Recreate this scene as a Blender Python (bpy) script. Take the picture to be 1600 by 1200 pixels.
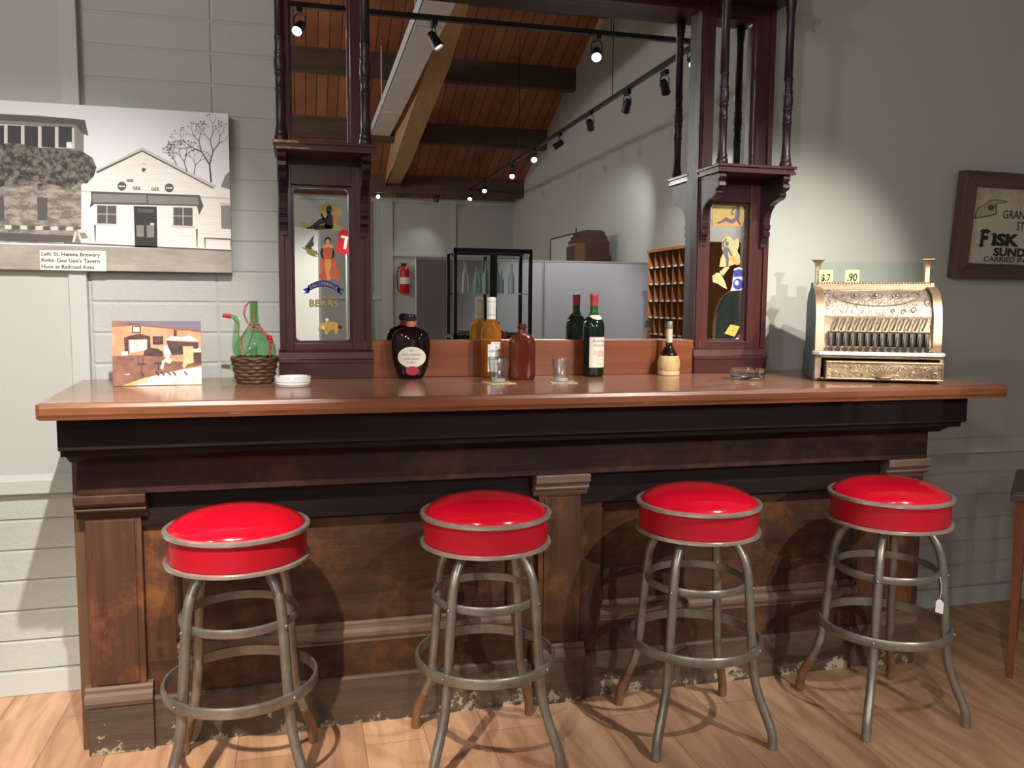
import bpy, math, random
from mathutils import Matrix, Vector
random.seed(7)
sc = bpy.context.scene
for o in list(bpy.data.objects): bpy.data.objects.remove(o)
COL = sc.collection
PI = math.pi
R = math.radians

# ------------------------------------------------------------------ camera
HC = 1.36
yaw, pit, rol = 0.248915, 0.0961, 0.00762
F0 = Vector((math.sin(yaw), math.cos(yaw), 0)); R0 = Vector((math.cos(yaw), -math.sin(yaw), 0)); U0 = Vector((0, 0, 1))
F = math.cos(pit) * F0 - math.sin(pit) * U0; U1 = math.cos(pit) * U0 + math.sin(pit) * F0
RT = math.cos(rol) * R0 + math.sin(rol) * U1; UP = math.cos(rol) * U1 - math.sin(rol) * R0
cam = bpy.data.cameras.new('camera'); co = bpy.data.objects.new('camera', cam); COL.objects.link(co)
m = Matrix((RT, UP, -F)).transposed().to_4x4(); m.translation = (0, 0, HC); co.matrix_world = m
cam.sensor_width = 36; cam.lens = 1312.56 / 1600 * 36; cam.clip_start = 0.02; cam.clip_end = 60
sc.camera = co
sc.view_settings.view_transform = 'Standard'; sc.view_settings.look = 'None'
sc.view_settings.gamma = 1; sc.view_settings.use_curve_mapping = False
sc.view_settings.exposure = 1.2
sc.cycles.max_bounces = 12; sc.cycles.transmission_bounces = 10; sc.cycles.glossy_bounces = 6
sc.cycles.caustics_reflective = True; sc.cycles.blur_glossy = 0.08
sc.cycles.sample_clamp_indirect = 12
try:
    sc.cycles.use_denoising = True
except Exception: pass
w = bpy.data.worlds.new('world'); sc.world = w; w.use_nodes = True
w.node_tree.nodes['Background'].inputs[0].default_value = (0.6, 0.65, 0.7, 1)
w.node_tree.nodes['Background'].inputs[1].default_value = 0.0

# ------------------------------------------------------------------ lamps of the room (heads are built below at the same spots)
TZ = 3.16           # track height
LZ = 3.03           # lamp heads
WARM = (1.0, 0.89, 0.76); NEUT = (1.0, 0.96, 0.90)
# name: position, target, watts, cone deg, blend, colour
LAMPS = [
    ((0.036, 0.64, LZ), (-0.92, 3.1, 0.85), 215, 42, 1.0, NEUT),
    ((-0.55, 0.64, LZ), (-0.40, 2.2, 0.0), 250, 44, .8, WARM),
    ((1.963, 0.64, LZ), (1.20, 2.85, 1.0), 130, 52, .95, NEUT),
    ((0.866, 0.64, LZ), (2.5, 1.55, 0), 60, 44, .9, WARM),
    ((2.665, 0.64, LZ), (1.84, 3.1, 1.12), 130, 34, 1.0, WARM),
    ((2.755, -0.02, LZ), (3.6, -1.0, 1.9), 60, 60, .8, NEUT),
    ((2.715, -0.68, LZ), (2.6, -1.86, 1.1), 110, 62, .8, NEUT),
    ((2.667, -1.48, LZ), (3.6, -3.2, 1.9), 40, 60, .8, NEUT),
    ((2.693, -2.51, LZ), (.1, -3.9, 1.3), 420, 30, .9, NEUT),
    ((2.677, -3.45, LZ), (1.3, 2.5, .5), 230, 26, .9, NEUT),
    ((2.731, -4.69, LZ), (2.0, -1.8, 1.0), 60, 50, .8, NEUT),
    ((2.69, -6.17, LZ), (2.0, -3.4, 0.8), 45, 60, .8, NEUT),
    ((2.665, -7.11, LZ), (1.9, -5.0, 0.6), 35, 60, .8, NEUT),
    ((2.20, -7.49, LZ), (1.8, -8.0, 1.4), 6, 80, .9, NEUT),
    ((1.252, -7.56, LZ), (1.98, 2.8, 1.40), 900, 7, .7, NEUT),
    ((-0.4, -7.49, LZ), (-0.2, -3.9, 1.4), 60, 60, .9, NEUT),
]
# added fill lights in the hall's unseen left half, raising the ambient light
FILL_PENDANTS = [((-2.6, 0.0, 3.3), 40), ((-2.6, -2.6, 3.3), 75), ((-2.6, -5.6, 3.1), 60)]
for pos, W in FILL_PENDANTS:
    l = bpy.data.lights.new('fill_light', 'POINT'); l.energy = W; l.shadow_soft_size = .13; l.color = (1.0, .97, .94)
    o = bpy.data.objects.new('fill_light', l); COL.objects.link(o); o.location = pos
def spot(pos, tgt, W, ang, blend, colr, i):
    l = bpy.data.lights.new('spot_lamp', 'SPOT'); l.energy = W; l.spot_size = R(ang); l.spot_blend = blend
    l.shadow_soft_size = 0.022; l.color = colr
    o = bpy.data.objects.new('spot_lamp', l); COL.objects.link(o)
    d = (Vector(tgt) - Vector(pos)).normalized()
    o.location = Vector(pos) + d * 0.075
    o.rotation_euler = d.to_track_quat('-Z', 'Y').to_euler()
for i, L in enumerate(LAMPS): spot(*L, i)

# ------------------------------------------------------------------ materials
MATS = {}
def lin(c):
    return tuple(((v / 255) / 12.92 if v / 255 <= .04045 else ((v / 255 + .055) / 1.055) ** 2.4) for v in c)
def mat(name, col, rough=.6, metal=0, col2=None, scale=8, stretch=(1, 1, 1), bump=0, bscale=None, detail=6, trans=0, ior=1.45, emit=0, coat=0, lo=.35, hi=.65, spec=None, alpha=None, bdist=.002):
    if name in MATS: return MATS[name]
    m = bpy.data.materials.new(name); m.use_nodes = True; nt = m.node_tree; n = nt.nodes; b = n['Principled BSDF']
    c4 = (*col, 1); b.inputs['Base Color'].default_value = c4
    b.inputs['Roughness'].default_value = rough; b.inputs['Metallic'].default_value = metal; b.inputs['IOR'].default_value = ior
    b.inputs['Transmission Weight'].default_value = trans; b.inputs['Coat Weight'].default_value = coat; b.inputs['Coat Roughness'].default_value = .12
    if spec is not None: b.inputs['Specular IOR Level'].default_value = spec
    if emit: b.inputs['Emission Color'].default_value = c4; b.inputs['Emission Strength'].default_value = emit
    if col2 or bump:
        tc = n.new('ShaderNodeTexCoord'); mp = n.new('ShaderNodeMapping'); nt.links.new(tc.outputs['Object'], mp.inputs[0]); mp.inputs['Scale'].default_value = stretch
    if col2:
        nz = n.new('ShaderNodeTexNoise'); nz.inputs['Scale'].default_value = scale; nz.inputs['Detail'].default_value = detail; nz.inputs['Roughness'].default_value = .65
        nt.links.new(mp.outputs[0], nz.inputs[0])
        cr = n.new('ShaderNodeValToRGB'); nt.links.new(nz.outputs[0], cr.inputs[0])
        cr.color_ramp.elements[0].position = lo; cr.color_ramp.elements[0].color = c4
        cr.color_ramp.elements[1].position = hi; cr.color_ramp.elements[1].color = (*col2, 1)
        nt.links.new(cr.outputs[0], b.inputs['Base Color'])
    if bump:
        nb = n.new('ShaderNodeTexNoise'); nb.inputs['Scale'].default_value = bscale or scale * 3; nb.inputs['Detail'].default_value = 4
        nt.links.new(mp.outputs[0], nb.inputs[0])
        bp = n.new('ShaderNodeBump'); bp.inputs['Strength'].default_value = bump; bp.inputs['Distance'].default_value = bdist
        nt.links.new(nb.outputs[0], bp.inputs['Height']); nt.links.new(bp.outputs[0], b.inputs['Normal'])
    MATS[name] = m; return m

PAINT = (0.445, 0.457, 0.43)
wall_m = mat('wall_paint', PAINT, .75, bump=.25, bscale=90, spec=.3)
block_m = mat('block_paint', (0.455, 0.467, 0.44), .7, bump=.7, bscale=55, spec=.3, bdist=.004)
smooth_m = mat('smooth_paint', (0.465, 0.477, 0.45), .6, bump=.08, bscale=60)
trim_m = mat('trim_paint', (0.48, 0.50, 0.47), .5)

def wood(name, c1, c2, rough=.4, axis='x', scale=5, bump=.15, coat=0, lo=.35, hi=.68, c3=None, spec=None):
    """grain stretched along an axis, plus a broad worn variation"""
    if name in MATS: return MATS[name]
    st = {'x': (.35, 5, 5), 'y': (5, .35, 5), 'z': (5, 5, .35)}[axis]
    m = mat(name, c1, rough, 0, c2, scale, st, bump, scale * 6, 8, coat=coat, lo=lo, hi=hi, spec=spec)
    nt = m.node_tree; n = nt.nodes; b = n['Principled BSDF']
    if c3:
        tc = n.new('ShaderNodeTexCoord'); nz = n.new('ShaderNodeTexNoise'); nz.inputs['Scale'].default_value = 6; nz.inputs['Detail'].default_value = 8; nz.inputs['Roughness'].default_value = .7
        nt.links.new(tc.outputs['Object'], nz.inputs[0])
        cr = n.new('ShaderNodeValToRGB'); cr.color_ramp.elements[0].position = .5; cr.color_ramp.elements[0].color = (0, 0, 0, 1)
        cr.color_ramp.elements[1].position = .68; cr.color_ramp.elements[1].color = (1, 1, 1, 1); nt.links.new(nz.outputs[0], cr.inputs[0])
        mx = n.new('ShaderNodeMix'); mx.data_type = 'RGBA'; src = b.inputs['Base Color'].links[0].from_socket
        nt.links.new(cr.outputs[0], mx.inputs[0]); nt.links.new(src, mx.inputs[6]); mx.inputs[7].default_value = (*c3, 1)
        nt.links.new(mx.outputs[2], b.inputs['Base Color'])
    return m

bar_m = wood('worn_dark_wood', (.036, .017, .012), (.070, .033, .020), .55, 'x', 5, .4, c3=(.12, .052, .022), spec=.25)
barv_m = wood('worn_dark_wood_upright', (.050, .022, .014), (.095, .042, .024), .5, 'z', 5, .4, c3=(.17, .068, .024), spec=.25)
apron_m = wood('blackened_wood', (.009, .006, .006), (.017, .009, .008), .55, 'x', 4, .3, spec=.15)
ledge_m = wood('scuffed_wood', (.105, .062, .042), (.16, .105, .075), .6, 'x', 6, .4)
endb_m = wood('raw_brown_wood', (.07, .034, .016), (.13, .065, .028), .6, 'z', 4, .2)
top_m = wood('varnished_counter_wood', (.20, .085, .048), (.36, .175, .11), .24, 'x', 3.0, .12, coat=.35, lo=.3, hi=.72)
maho_m = wood('mahogany', (.036, .009, .010), (.078, .020, .018), .32, 'z', 4, .15, coat=.15)
mahox_m = wood('mahogany_crosswise', (.034, .009, .010), (.072, .020, .018), .32, 'x', 4, .15, coat=.15)
mahod_m = wood('dark_mahogany', (.020, .008, .011), (.044, .015, .018), .35, 'z', 5, .15)
red_wood_m = wood('reddish_board_wood', (.14, .034, .012), (.25, .075, .025), .32, 'x', 3.5, .1, coat=.2)
def plinth_mat():
    m = wood('plinth_wood', (.060, .040, .028), (.105, .070, .048), .6, 'x', 6, .5)
    nt = m.node_tree; n = nt.nodes; b = n['Principled BSDF']
    geo = n.new('ShaderNodeNewGeometry'); sp = n.new('ShaderNodeSeparateXYZ'); nt.links.new(geo.outputs['Position'], sp.inputs[0])
    mr = n.new('ShaderNodeMapRange'); mr.inputs[1].default_value = 0; mr.inputs[2].default_value = .14; mr.inputs[3].default_value = .50; mr.inputs[4].default_value = .70
    nt.links.new(sp.outputs[2], mr.inputs[0])
    nz = n.new('ShaderNodeTexNoise'); nz.inputs['Scale'].default_value = 11; nz.inputs['Detail'].default_value = 10; nz.inputs['Roughness'].default_value = .75
    nt.links.new(geo.outputs['Position'], nz.inputs[0])
    gt = n.new('ShaderNodeMath'); gt.operation = 'SUBTRACT'; nt.links.new(nz.outputs[0], gt.inputs[0]); nt.links.new(mr.outputs[0], gt.inputs[1])
    ml = n.new('ShaderNodeMath'); ml.operation = 'MULTIPLY'; ml.inputs[1].default_value = 40; ml.use_clamp = True; nt.links.new(gt.outputs[0], ml.inputs[0])
    mx = n.new('ShaderNodeMix'); mx.data_type = 'RGBA'; src = b.inputs['Base Color'].links[0].from_socket
    nt.links.new(ml.outputs[0], mx.inputs[0]); nt.links.new(src, mx.inputs[6]); mx.inputs[7].default_value = (.40, .33, .24, 1)
    nt.links.new(mx.outputs[2], b.inputs['Base Color']); return m
plinth_m = plinth_mat()

def floor_mat():
    m = bpy.data.materials.new('floor_planks'); m.use_nodes = True; nt = m.node_tree; n = nt.nodes; b = n['Principled BSDF']
    geo = n.new('ShaderNodeNewGeometry'); mp = n.new('ShaderNodeMapping'); mp.inputs['Rotation'].default_value = (0, 0, R(90)); mp.inputs['Location'].default_value = (.3, .012, 0)
    nt.links.new(geo.outputs['Position'], mp.inputs[0])
    br = n.new('ShaderNodeTexBrick'); nt.links.new(mp.outputs[0], br.inputs[0]); br.inputs['Scale'].default_value = 1
    br.inputs['Brick Width'].default_value = 1.1; br.inputs['Row Height'].default_value = .19; br.inputs['Mortar Size'].default_value = .0012; br.offset = .37
    br.inputs['Color1'].default_value = (.42, .25, .155, 1); br.inputs['Color2'].default_value = (.56, .35, .22, 1); br.inputs['Mortar'].default_value = (.22, .11, .06, 1)
    mp2 = n.new('ShaderNodeMapping'); mp2.inputs['Scale'].default_value = (6, .9, 1); nt.links.new(geo.outputs['Position'], mp2.inputs[0])
    nz = n.new('ShaderNodeTexNoise'); nz.inputs['Scale'].default_value = 2.2; nz.inputs['Detail'].default_value = 8; nz.inputs['Distortion'].default_value = 1.2; nt.links.new(mp2.outputs[0], nz.inputs[0])
    cr = n.new('ShaderNodeValToRGB'); cr.color_ramp.elements[0].position = .3; cr.color_ramp.elements[0].color = (.66, .56, .50, 1); cr.color_ramp.elements[1].position = .62; cr.color_ramp.elements[1].color = (1.1, 1.06, 1.02, 1)
    nt.links.new(nz.outputs[0], cr.inputs[0])
    mx = n.new('ShaderNodeMix'); mx.data_type = 'RGBA'; mx.blend_type = 'MULTIPLY'; mx.inputs[0].default_value = 1
    nt.links.new(br.outputs[0], mx.inputs[6]); nt.links.new(cr.outputs[0], mx.inputs[7]); nt.links.new(mx.outputs[2], b.inputs['Base Color'])
    b.inputs['Roughness'].default_value = .42; return m
floor_m = floor_mat()

def board_mat():
    m = bpy.data.materials.new('ceiling_boards'); m.use_nodes = True; nt = m.node_tree; n = nt.nodes; b = n['Principled BSDF']
    geo = n.new('ShaderNodeNewGeometry'); mp = n.new('ShaderNodeMapping'); mp.inputs['Rotation'].default_value = (0, 0, R(90))
    nt.links.new(geo.outputs['Position'], mp.inputs[0])
    br = n.new('ShaderNodeTexBrick'); nt.links.new(mp.outputs[0], br.inputs[0]); br.inputs['Scale'].default_value = 1
    br.inputs['Brick Width'].default_value = 60; br.inputs['Row Height'].default_value = .14; br.inputs['Mortar Size'].default_value = .006
    br.inputs['Color1'].default_value = (.32, .115, .055, 1); br.inputs['Color2'].default_value = (.43, .165, .08, 1); br.inputs['Mortar'].default_value = (.05, .02, .01, 1)
    nz = n.new('ShaderNodeTexNoise'); nz.inputs['Scale'].default_value = 3; nt.links.new(geo.outputs['Position'], nz.inputs[0])
    mx = n.new('ShaderNodeMix'); mx.data_type = 'RGBA'; mx.blend_type = 'MULTIPLY'; mx.inputs[0].default_value = .5
    nt.links.new(br.outputs[0], mx.inputs[6]); nt.links.new(nz.outputs[0], mx.inputs[7]); nt.links.new(mx.outputs[2], b.inputs['Base Color'])
    b.inputs['Roughness'].default_value = .6; return m
board_m = board_mat()
mirror_m = mat('mirror_silver', (.83, .85, .84), .004, 1)
chrome_m = mat('chrome_trim', (.84, .81, .75), .22, .8, (.64, .61, .55), 20)
pewter_m = mat('worn_plated_steel', (.22, .20, .175), .36, .7, (.34, .32, .285), 14, bump=.15, bscale=120)
rust_m = mat('rusty_steel', (.17, .085, .045), .6, .3, (.28, .15, .085), 16, bump=.3, bscale=90)
vinyl_m = mat('red_vinyl', (.62, .006, .022), .16, 0, (.52, .004, .017), 5, coat=.4, bump=.12, bscale=14, bdist=.004)
vside_m = mat('red_vinyl_band', (.42, .008, .020), .30, 0, bump=.05, bscale=20)
brass_m = mat('brass', (.46, .35, .23), .38, .7, (.30, .22, .15), 30, bump=.3, bscale=120)
def emb_mat(name, c1, c2, sc_, st):
    m = mat(name, c1, .46, .6, c2, sc_ * .7, bump=st, bscale=sc_, bdist=.004)
    nt = m.node_tree; n = nt.nodes; bp = [x for x in n if x.bl_idname == 'ShaderNodeBump'][0]
    vo = n.new('ShaderNodeTexNoise'); vo.inputs['Scale'].default_value = sc_; vo.inputs['Distortion'].default_value = 3.5; vo.inputs['Detail'].default_value = 2
    tc = [x for x in n if x.bl_idname == 'ShaderNodeMapping'][0]; nt.links.new(tc.outputs[0], vo.inputs[0]); nt.links.new(vo.outputs[0], bp.inputs['Height']); return m
emb_m = emb_mat('embossed_brass', (.30, .25, .205), (.52, .45, .385), 34, 1)
embd_m = emb_mat('embossed_dark_bronze', (.20, .14, .085), (.38, .28, .17), 40, 1)
teal_m = mat('teal_patina', (.07, .125, .13), .6, .3, (.15, .22, .21), 30, bump=.5, bscale=60)
marble_m = mat('white_marble', (.80, .77, .74), .25, 0, (.72, .68, .66), 10)
keyd_m = mat('dark_key_metal', (.035, .028, .022), .4, .6)
keyl_m = mat('worn_key_metal', (.20, .17, .13), .45, .5, (.08, .07, .06), 60)
glass_m = mat('clear_glass', (.97, .985, .98), .02, 0, trans=1, ior=1.45)
def thin_glass(name, tint, ior, rough=.01):
    m = bpy.data.materials.new(name); m.use_nodes = True; nt = m.node_tree; n = nt.nodes; n.remove(n['Principled BSDF'])
    tr = n.new('ShaderNodeBsdfTransparent'); tr.inputs[0].default_value = (*tint, 1)
    gl = n.new('ShaderNodeBsdfGlossy'); gl.inputs['Roughness'].default_value = rough; gl.inputs['Color'].default_value = (1, 1, 1, 1)
    lw = n.new('ShaderNodeLayerWeight'); lw.inputs[0].default_value = .5
    pw = n.new('ShaderNodeMath'); pw.operation = 'POWER'; pw.inputs[1].default_value = 3.5; nt.links.new(lw.outputs['Facing'], pw.inputs[0])
    fr = n.new('ShaderNodeMath'); fr.operation = 'MULTIPLY_ADD'; fr.inputs[1].default_value = .7; fr.inputs[2].default_value = ((ior - 1) / (ior + 1)) ** 2; nt.links.new(pw.outputs[0], fr.inputs[0])
    mx = n.new('ShaderNodeMixShader'); nt.links.new(fr.outputs[0], mx.inputs[0]); nt.links.new(tr.outputs[0], mx.inputs[1]); nt.links.new(gl.outputs[0], mx.inputs[2])
    nt.links.new(mx.outputs[0], n['Material Output'].inputs[0]); return m
sc.cycles.transparent_max_bounces = 16
pane_m = thin_glass('pane_glass', (.95, .975, .965), 1.25)
tumbler_m = thin_glass('thin_tumbler_glass', (.90, .92, .92), 1.9, .06)
green_glass_m = thin_glass('green_glass', (.60, .86, .64), 1.7, .04)
amber_m = mat('amber_whisky', (.85, .42, .07), .02, 0, trans=.85, ior=1.2)
brown_glass_m = mat('brown_glass', (.15, .030, .018), .05, 0, trans=.45, ior=1.4)
black_glass_m = mat('near_black_glass', (.010, .004, .004), .04, 0)
wine_glass_m = mat('dark_green_glass', (.006, .012, .008), .05, 0)
wineneck_m = mat('green_neck_glass', (.01, .09, .02), .05, 0)
white_m = mat('white_ceramic', (.82, .80, .78), .18)
paper_m = mat('cream_paper', (.74, .68, .58), .6)
white_paper_m = mat('white_paper', (.80, .79, .76), .6)
wcap_m = mat('white_plastic_capsule', (.78, .77, .72), .4)
redcap_m = mat('red_foil', (.42, .05, .045), .35)
green_ink_m = mat('green_ink', (.08, .32, .10), .6)
ink_m = mat('black_ink', (.012, .012, .014), .6)
inkb_m = mat('faded_ink', (.20, .17, .15), .6)
red_ink_m = mat('red_ink', (.5, .03, .03), .6)
cord_m = mat('red_cord', (.42, .012, .03), .6)
wicker_m = mat('brown_wicker', (.065, .030, .017), .5, 0, (.13, .065, .035), 30, bump=.4)
straw_m = mat('straw', (.60, .43, .21), .65, 0, (.42, .28, .12), 12, (6, 6, .6), .5, 30)
black_metal_m = mat('black_metal', (.012, .012, .013), .4)
lamp_on_m = mat('lit_lamp_glass', (1, .93, .85), .5, emit=30)
lamp_dim_m = mat('lamp_glass', (1, .93, .85), .5, emit=4)
grey_fabric_m = mat('grey_partition_fabric', (.24, .24, .27), .9, 0, (.28, .28, .31), 60)
alu_m = mat('aluminium_edge', (.55, .56, .56), .35, .8)
glulam_m = wood('glulam_timber', (.34, .21, .10), (.44, .285, .145), .6, 'y', 3, .1)
purlin_m = wood('dark_roof_beam', (.075, .045, .030), (.11, .068, .045), .7, 'x', 3, .1)
duct_m = mat('white_sheet_metal', (.62, .64, .65), .4)

# ------------------------------------------------------------------ mesh helpers
class M:
    def __init__(s): s.v = []; s.f = []; s.mi = []; s.sm = []; s.k = 0; s.s = False; s.T = None
    def mat(s, k): s.k = k; return s
    def add(s, vs, fs, smooth=None):
        b = len(s.v)
        for p in vs:
            p = Vector(p)
            s.v.append(s.T @ p if s.T else p)
        for f in fs: s.f.append([b + i for i in f]); s.mi.append(s.k); s.sm.append(s.s if smooth is None else smooth)
        return s
    def box(s, x0, x1, y0, y1, z0, z1):
        v = [(x, y, z) for z in (z0, z1) for y in (y0, y1) for x in (x0, x1)]
        return s.add(v, [(0, 2, 3, 1), (4, 5, 7, 6), (0, 1, 5, 4), (2, 6, 7, 3), (0, 4, 6, 2), (1, 3, 7, 5)], False)
    def bar(s, a, b, w_, h_):
        a = Vector(a); b = Vector(b); d = (b - a).normalized(); u = d.cross(Vector((0, 0, 1)))
        if u.length < .01: u = Vector((1, 0, 0))
        u.normalize(); t = u.cross(d)
        v = [p + u * sx * w_ / 2 + t * sy * h_ / 2 for p in (a, b) for sx, sy in ((-1, -1), (1, -1), (1, 1), (-1, 1))]
        return s.add(v, [(0, 1, 2, 3), (7, 6, 5, 4), (0, 4, 5, 1), (1, 5, 6, 2), (2, 6, 7, 3), (3, 7, 4, 0)], False)
    def lathe(s, prof, n=28, c=(0, 0, 0), sx=1, sy=1, cap=True, a0=0):
        v = []; f = []
        for r, z in prof:
            for i in range(n):
                a = 2 * PI * i / n + a0; v.append((c[0] + r * sx * math.cos(a), c[1] + r * sy * math.sin(a), c[2] + z))
        for j in range(len(prof) - 1):
            for i in range(n):
                i2 = (i + 1) % n; f.append((j * n + i, j * n + i2, (j + 1) * n + i2, (j + 1) * n + i))
        if cap:
            if prof[0][0] > 1e-6: f.append(tuple(reversed(range(n))))
            if prof[-1][0] > 1e-6: f.append(tuple((len(prof) - 1) * n + i for i in range(n)))
        return s.add(v, f, True)
    def tube(s, path, r, n=10, closed=False, sx=1, sy=1):
        P = [Vector(p) for p in path]; N = len(P); v = []; f = []
        up = Vector((0, 0, 1)); prev = None
        for i, p in enumerate(P):
            if closed: d = P[(i + 1) % N] - P[i - 1]
            else: d = P[min(i + 1, N - 1)] - P[max(i - 1, 0)]
            d.normalize()
            if prev is None:
                u = d.cross(up)
                if u.length < .05: u = d.cross(Vector((0, 1, 0)))
            else: u = prev - d * prev.dot(d)
            u.normalize(); prev = u; t = d.cross(u)
            rr = r[i] if isinstance(r, (list, tuple)) else r
            for k in range(n):
                a = 2 * PI * k / n; v.append(p + u * math.cos(a) * rr * sx + t * math.sin(a) * rr * sy)
        for j in range(N if closed else N - 1):
            j2 = (j + 1) % N
            for k in range(n):
                k2 = (k + 1) % n; f.append((j * n + k, j * n + k2, j2 * n + k2, j2 * n + k))
        if not closed: f.append(tuple(reversed(range(n)))); f.append(tuple((N - 1) * n + k for k in range(n)))
        return s.add(v, f, True)
    def hoop(s, c, r, w_, h_, n=48):
        """flat band ring: radial thickness w_, height h_"""
        pr = [(r - w_ / 2, -h_ / 2), (r + w_ * .2, -h_ / 2), (r + w_ / 2, -h_ * .3), (r + w_ / 2, h_ * .3), (r + w_ * .2, h_ / 2), (r - w_ / 2, h_ / 2)]
        v = []; f = []; k = len(pr)
        for i in range(n):
            a = 2 * PI * i / n
            for q, z in pr: v.append((c[0] + q * math.cos(a), c[1] + q * math.sin(a), c[2] + z))
        for i in range(n):
            i2 = (i + 1) % n
            for j in range(k): f.append((i * k + j, i2 * k + j, i2 * k + (j + 1) % k, i * k + (j + 1) % k))
        return s.add(v, f, True)
    def prism(s, poly, axis, a, b):
        """poly in the two other axes (x: (y,z), y: (x,z), z: (x,y))"""
        n = len(poly)
        def P(p, t): return {'x': (t, p[0], p[1]), 'y': (p[0], t, p[1]), 'z': (p[0], p[1], t)}[axis]
        v = [P(p, a) for p in poly] + [P(p, b) for p in poly]
        f = [tuple(range(n)), tuple(reversed(range(n, 2 * n)))] + [(i, i + n, (i + 1) % n + n, (i + 1) % n) for i in range(n)]
        return s.add(v, f, False)
    def sph(s, c, r, n=12, sz=1):
        pr = [(r * math.sin(PI * k / 8), -r * sz * math.cos(PI * k / 8)) for k in range(9)]; pr[0] = (1e-7, pr[0][1]); pr[-1] = (1e-7, pr[-1][1])
        return s.lathe(pr, n, c)
    def build(s, name, mats, parent=None, loc=None, rz=0, bevel=0, auto=35):
        me = bpy.data.meshes.new(name); me.from_pydata([tuple(p) for p in s.v], [], s.f)
        if not isinstance(mats, (list, tuple)): mats = [mats]
        for mm in mats: me.materials.append(mm)
        for p, k, q in zip(me.polygons, s.mi, s.sm): p.material_index = k; p.use_smooth = q
        me.update()
        import bmesh
        bm = bmesh.new(); bm.from_mesh(me); bmesh.ops.recalc_face_normals(bm, faces=bm.faces); bm.to_mesh(me); bm.free()
        if any(s.sm):
            try: me.set_sharp_from_angle(angle=R(auto))
            except Exception: pass
        o = bpy.data.objects.new(name, me); COL.objects.link(o)
        if parent is not None: o.parent = parent
        if loc: o.location = loc
        if rz: o.rotation_euler = (0, 0, rz)
        if bevel:
            b = o.modifiers.new('bevel', 'BEVEL'); b.width = bevel; b.segments = 2; b.limit_method = 'ANGLE'; b.angle_limit = R(40)
        return o
def tag(o, label=None, cat=None, group=None, kind=None):
    if label: o['label'] = label
    if cat: o['category'] = cat
    if group: o['group'] = group
    if kind: o['kind'] = kind
    return o
def thing(name, label, cat, loc=(0, 0, 0), rz=0, group=None):
    o = bpy.data.objects.new(name, None); COL.objects.link(o); o.location = loc; o.rotation_euler = (0, 0, rz); o.empty_display_size = .1
    return tag(o, label, cat, group)
def struct(o): o['kind'] = 'structure'; return o
def copy_tree(o, parent=None):
    c = o.copy(); COL.objects.link(c); c.parent = parent
    for ch in list(o.children): copy_tree(ch, c)
    return c

def text_mesh(s, size, bold=0, sx=1.0, shear=0.0, align='CENTER', space=1.0):
    """vertices (x,y) and faces of a line of type, baseline at 0"""
    cu = bpy.data.curves.new('type', 'FONT'); cu.body = s; cu.size = size; cu.offset = bold; cu.shear = shear; cu.align_x = align; cu.space_character = space
    cu.resolution_u = 3
    o = bpy.data.objects.new('type', cu); COL.objects.link(o)
    dg = bpy.context.evaluated_depsgraph_get(); me = o.evaluated_get(dg).to_mesh()
    v = [(p.co.x * sx, p.co.y) for p in me.vertices]; f = [tuple(p.vertices) for p in me.polygons]
    o.evaluated_get(dg).to_mesh_clear(); bpy.data.objects.remove(o); bpy.data.curves.remove(cu)
    return v, f
def put_text(mb, s, size, fn, k, **kw):
    """fn maps (x,y) of the type to a 3D point"""
    v, f = text_mesh(s, size, **kw); mb.k = k; mb.add([fn(*p) for p in v], f, False)

# ------------------------------------------------------------------ the setting
YW = 3.118
XL, XR, YF = -4.6, 3.6, -8.0
SL = .42; ZF = 3.08
def zc(y): return ZF + SL * (y - YF)
struct(M().box(XL, XR, YF, YW + .1, -.06, 0).build('floor', floor_m))
b = M()
# bar wall: backing, then painted block courses
b.box(XL, XR + .1, YW + .007, YW + .15, 0, zc(YW) + .3)
z0 = .083; dz = .1058; g = .0022
def courses(b, xa, xb, za, zb, dp_=.007):
    k = 0
    zz = z0
    while zz < zb - .001:
        zn = min(zz + dz, zb)
        if zn > za + .02:
            x = -.272 + .406 * math.floor((xa + .272) / .406)
            while x < xb:
                x0_, x1_ = max(x, xa), min(x + .406, xb)
                lo_, hi_ = max(zz, za) + g, zn - g
                if x1_ - x0_ > .01 and hi_ - lo_ > .01:
                    e = .0045; X0, X1 = x0_ + g * .55, x1_ - g * .55
                    v = [(X0, YW + dp_, lo_), (X1, YW + dp_, lo_), (X1, YW + dp_, hi_), (X0, YW + dp_, hi_),
                         (X0 + e, YW, lo_ + e), (X1 - e, YW, lo_ + e), (X1 - e, YW, hi_ - e), (X0 + e, YW, hi_ - e)]
                    b.add(v, [(4, 5, 6, 7), (0, 1, 5, 4), (1, 2, 6, 5), (2, 3, 7, 6), (3, 0, 4, 7)], False)
                x += .406
        zz = zn
courses(b, XL, XR, 0, .7178)
b.box(-.69, .01, YW + .0035, YW + .02, .72, 3.2)
courses(b, -.685, 0.0, .7178, 3.2, .0035)
struct(b.build('wall_back', block_m))
b = M().box(XL, -.742, YW - .012, YW + .02, .76, 7.7); b.box(1.70, XR, YW - .006, YW + .02, .76, 7.7); b.box(0, 1.7, YW - .002, YW + .02, 2.7, 7.7)
struct(b.build('wall_back_panel', smooth_m))
b = M()
for xa, xb in ((XL, -.66), (2.2, XR)):
    b.prism([(YW + .01, .708), (YW - .030, .708), (YW - .030, .752), (YW - .016, .772), (YW + .01, .772)], 'x', xa, xb)
struct(b.build('trim_1', trim_m, bevel=.002))
struct(M().box(-.740, -.685, YW - .026, YW + .02, .772, 7.6).build('trim_2', trim_m, bevel=.002))
struct(M().box(XL, -.0, YW - .013, YW + .02, 0, .083).box(0, XR, YW - .013, YW + .02, 0, .083).build('baseboard_back', trim_m, bevel=.003))
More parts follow.
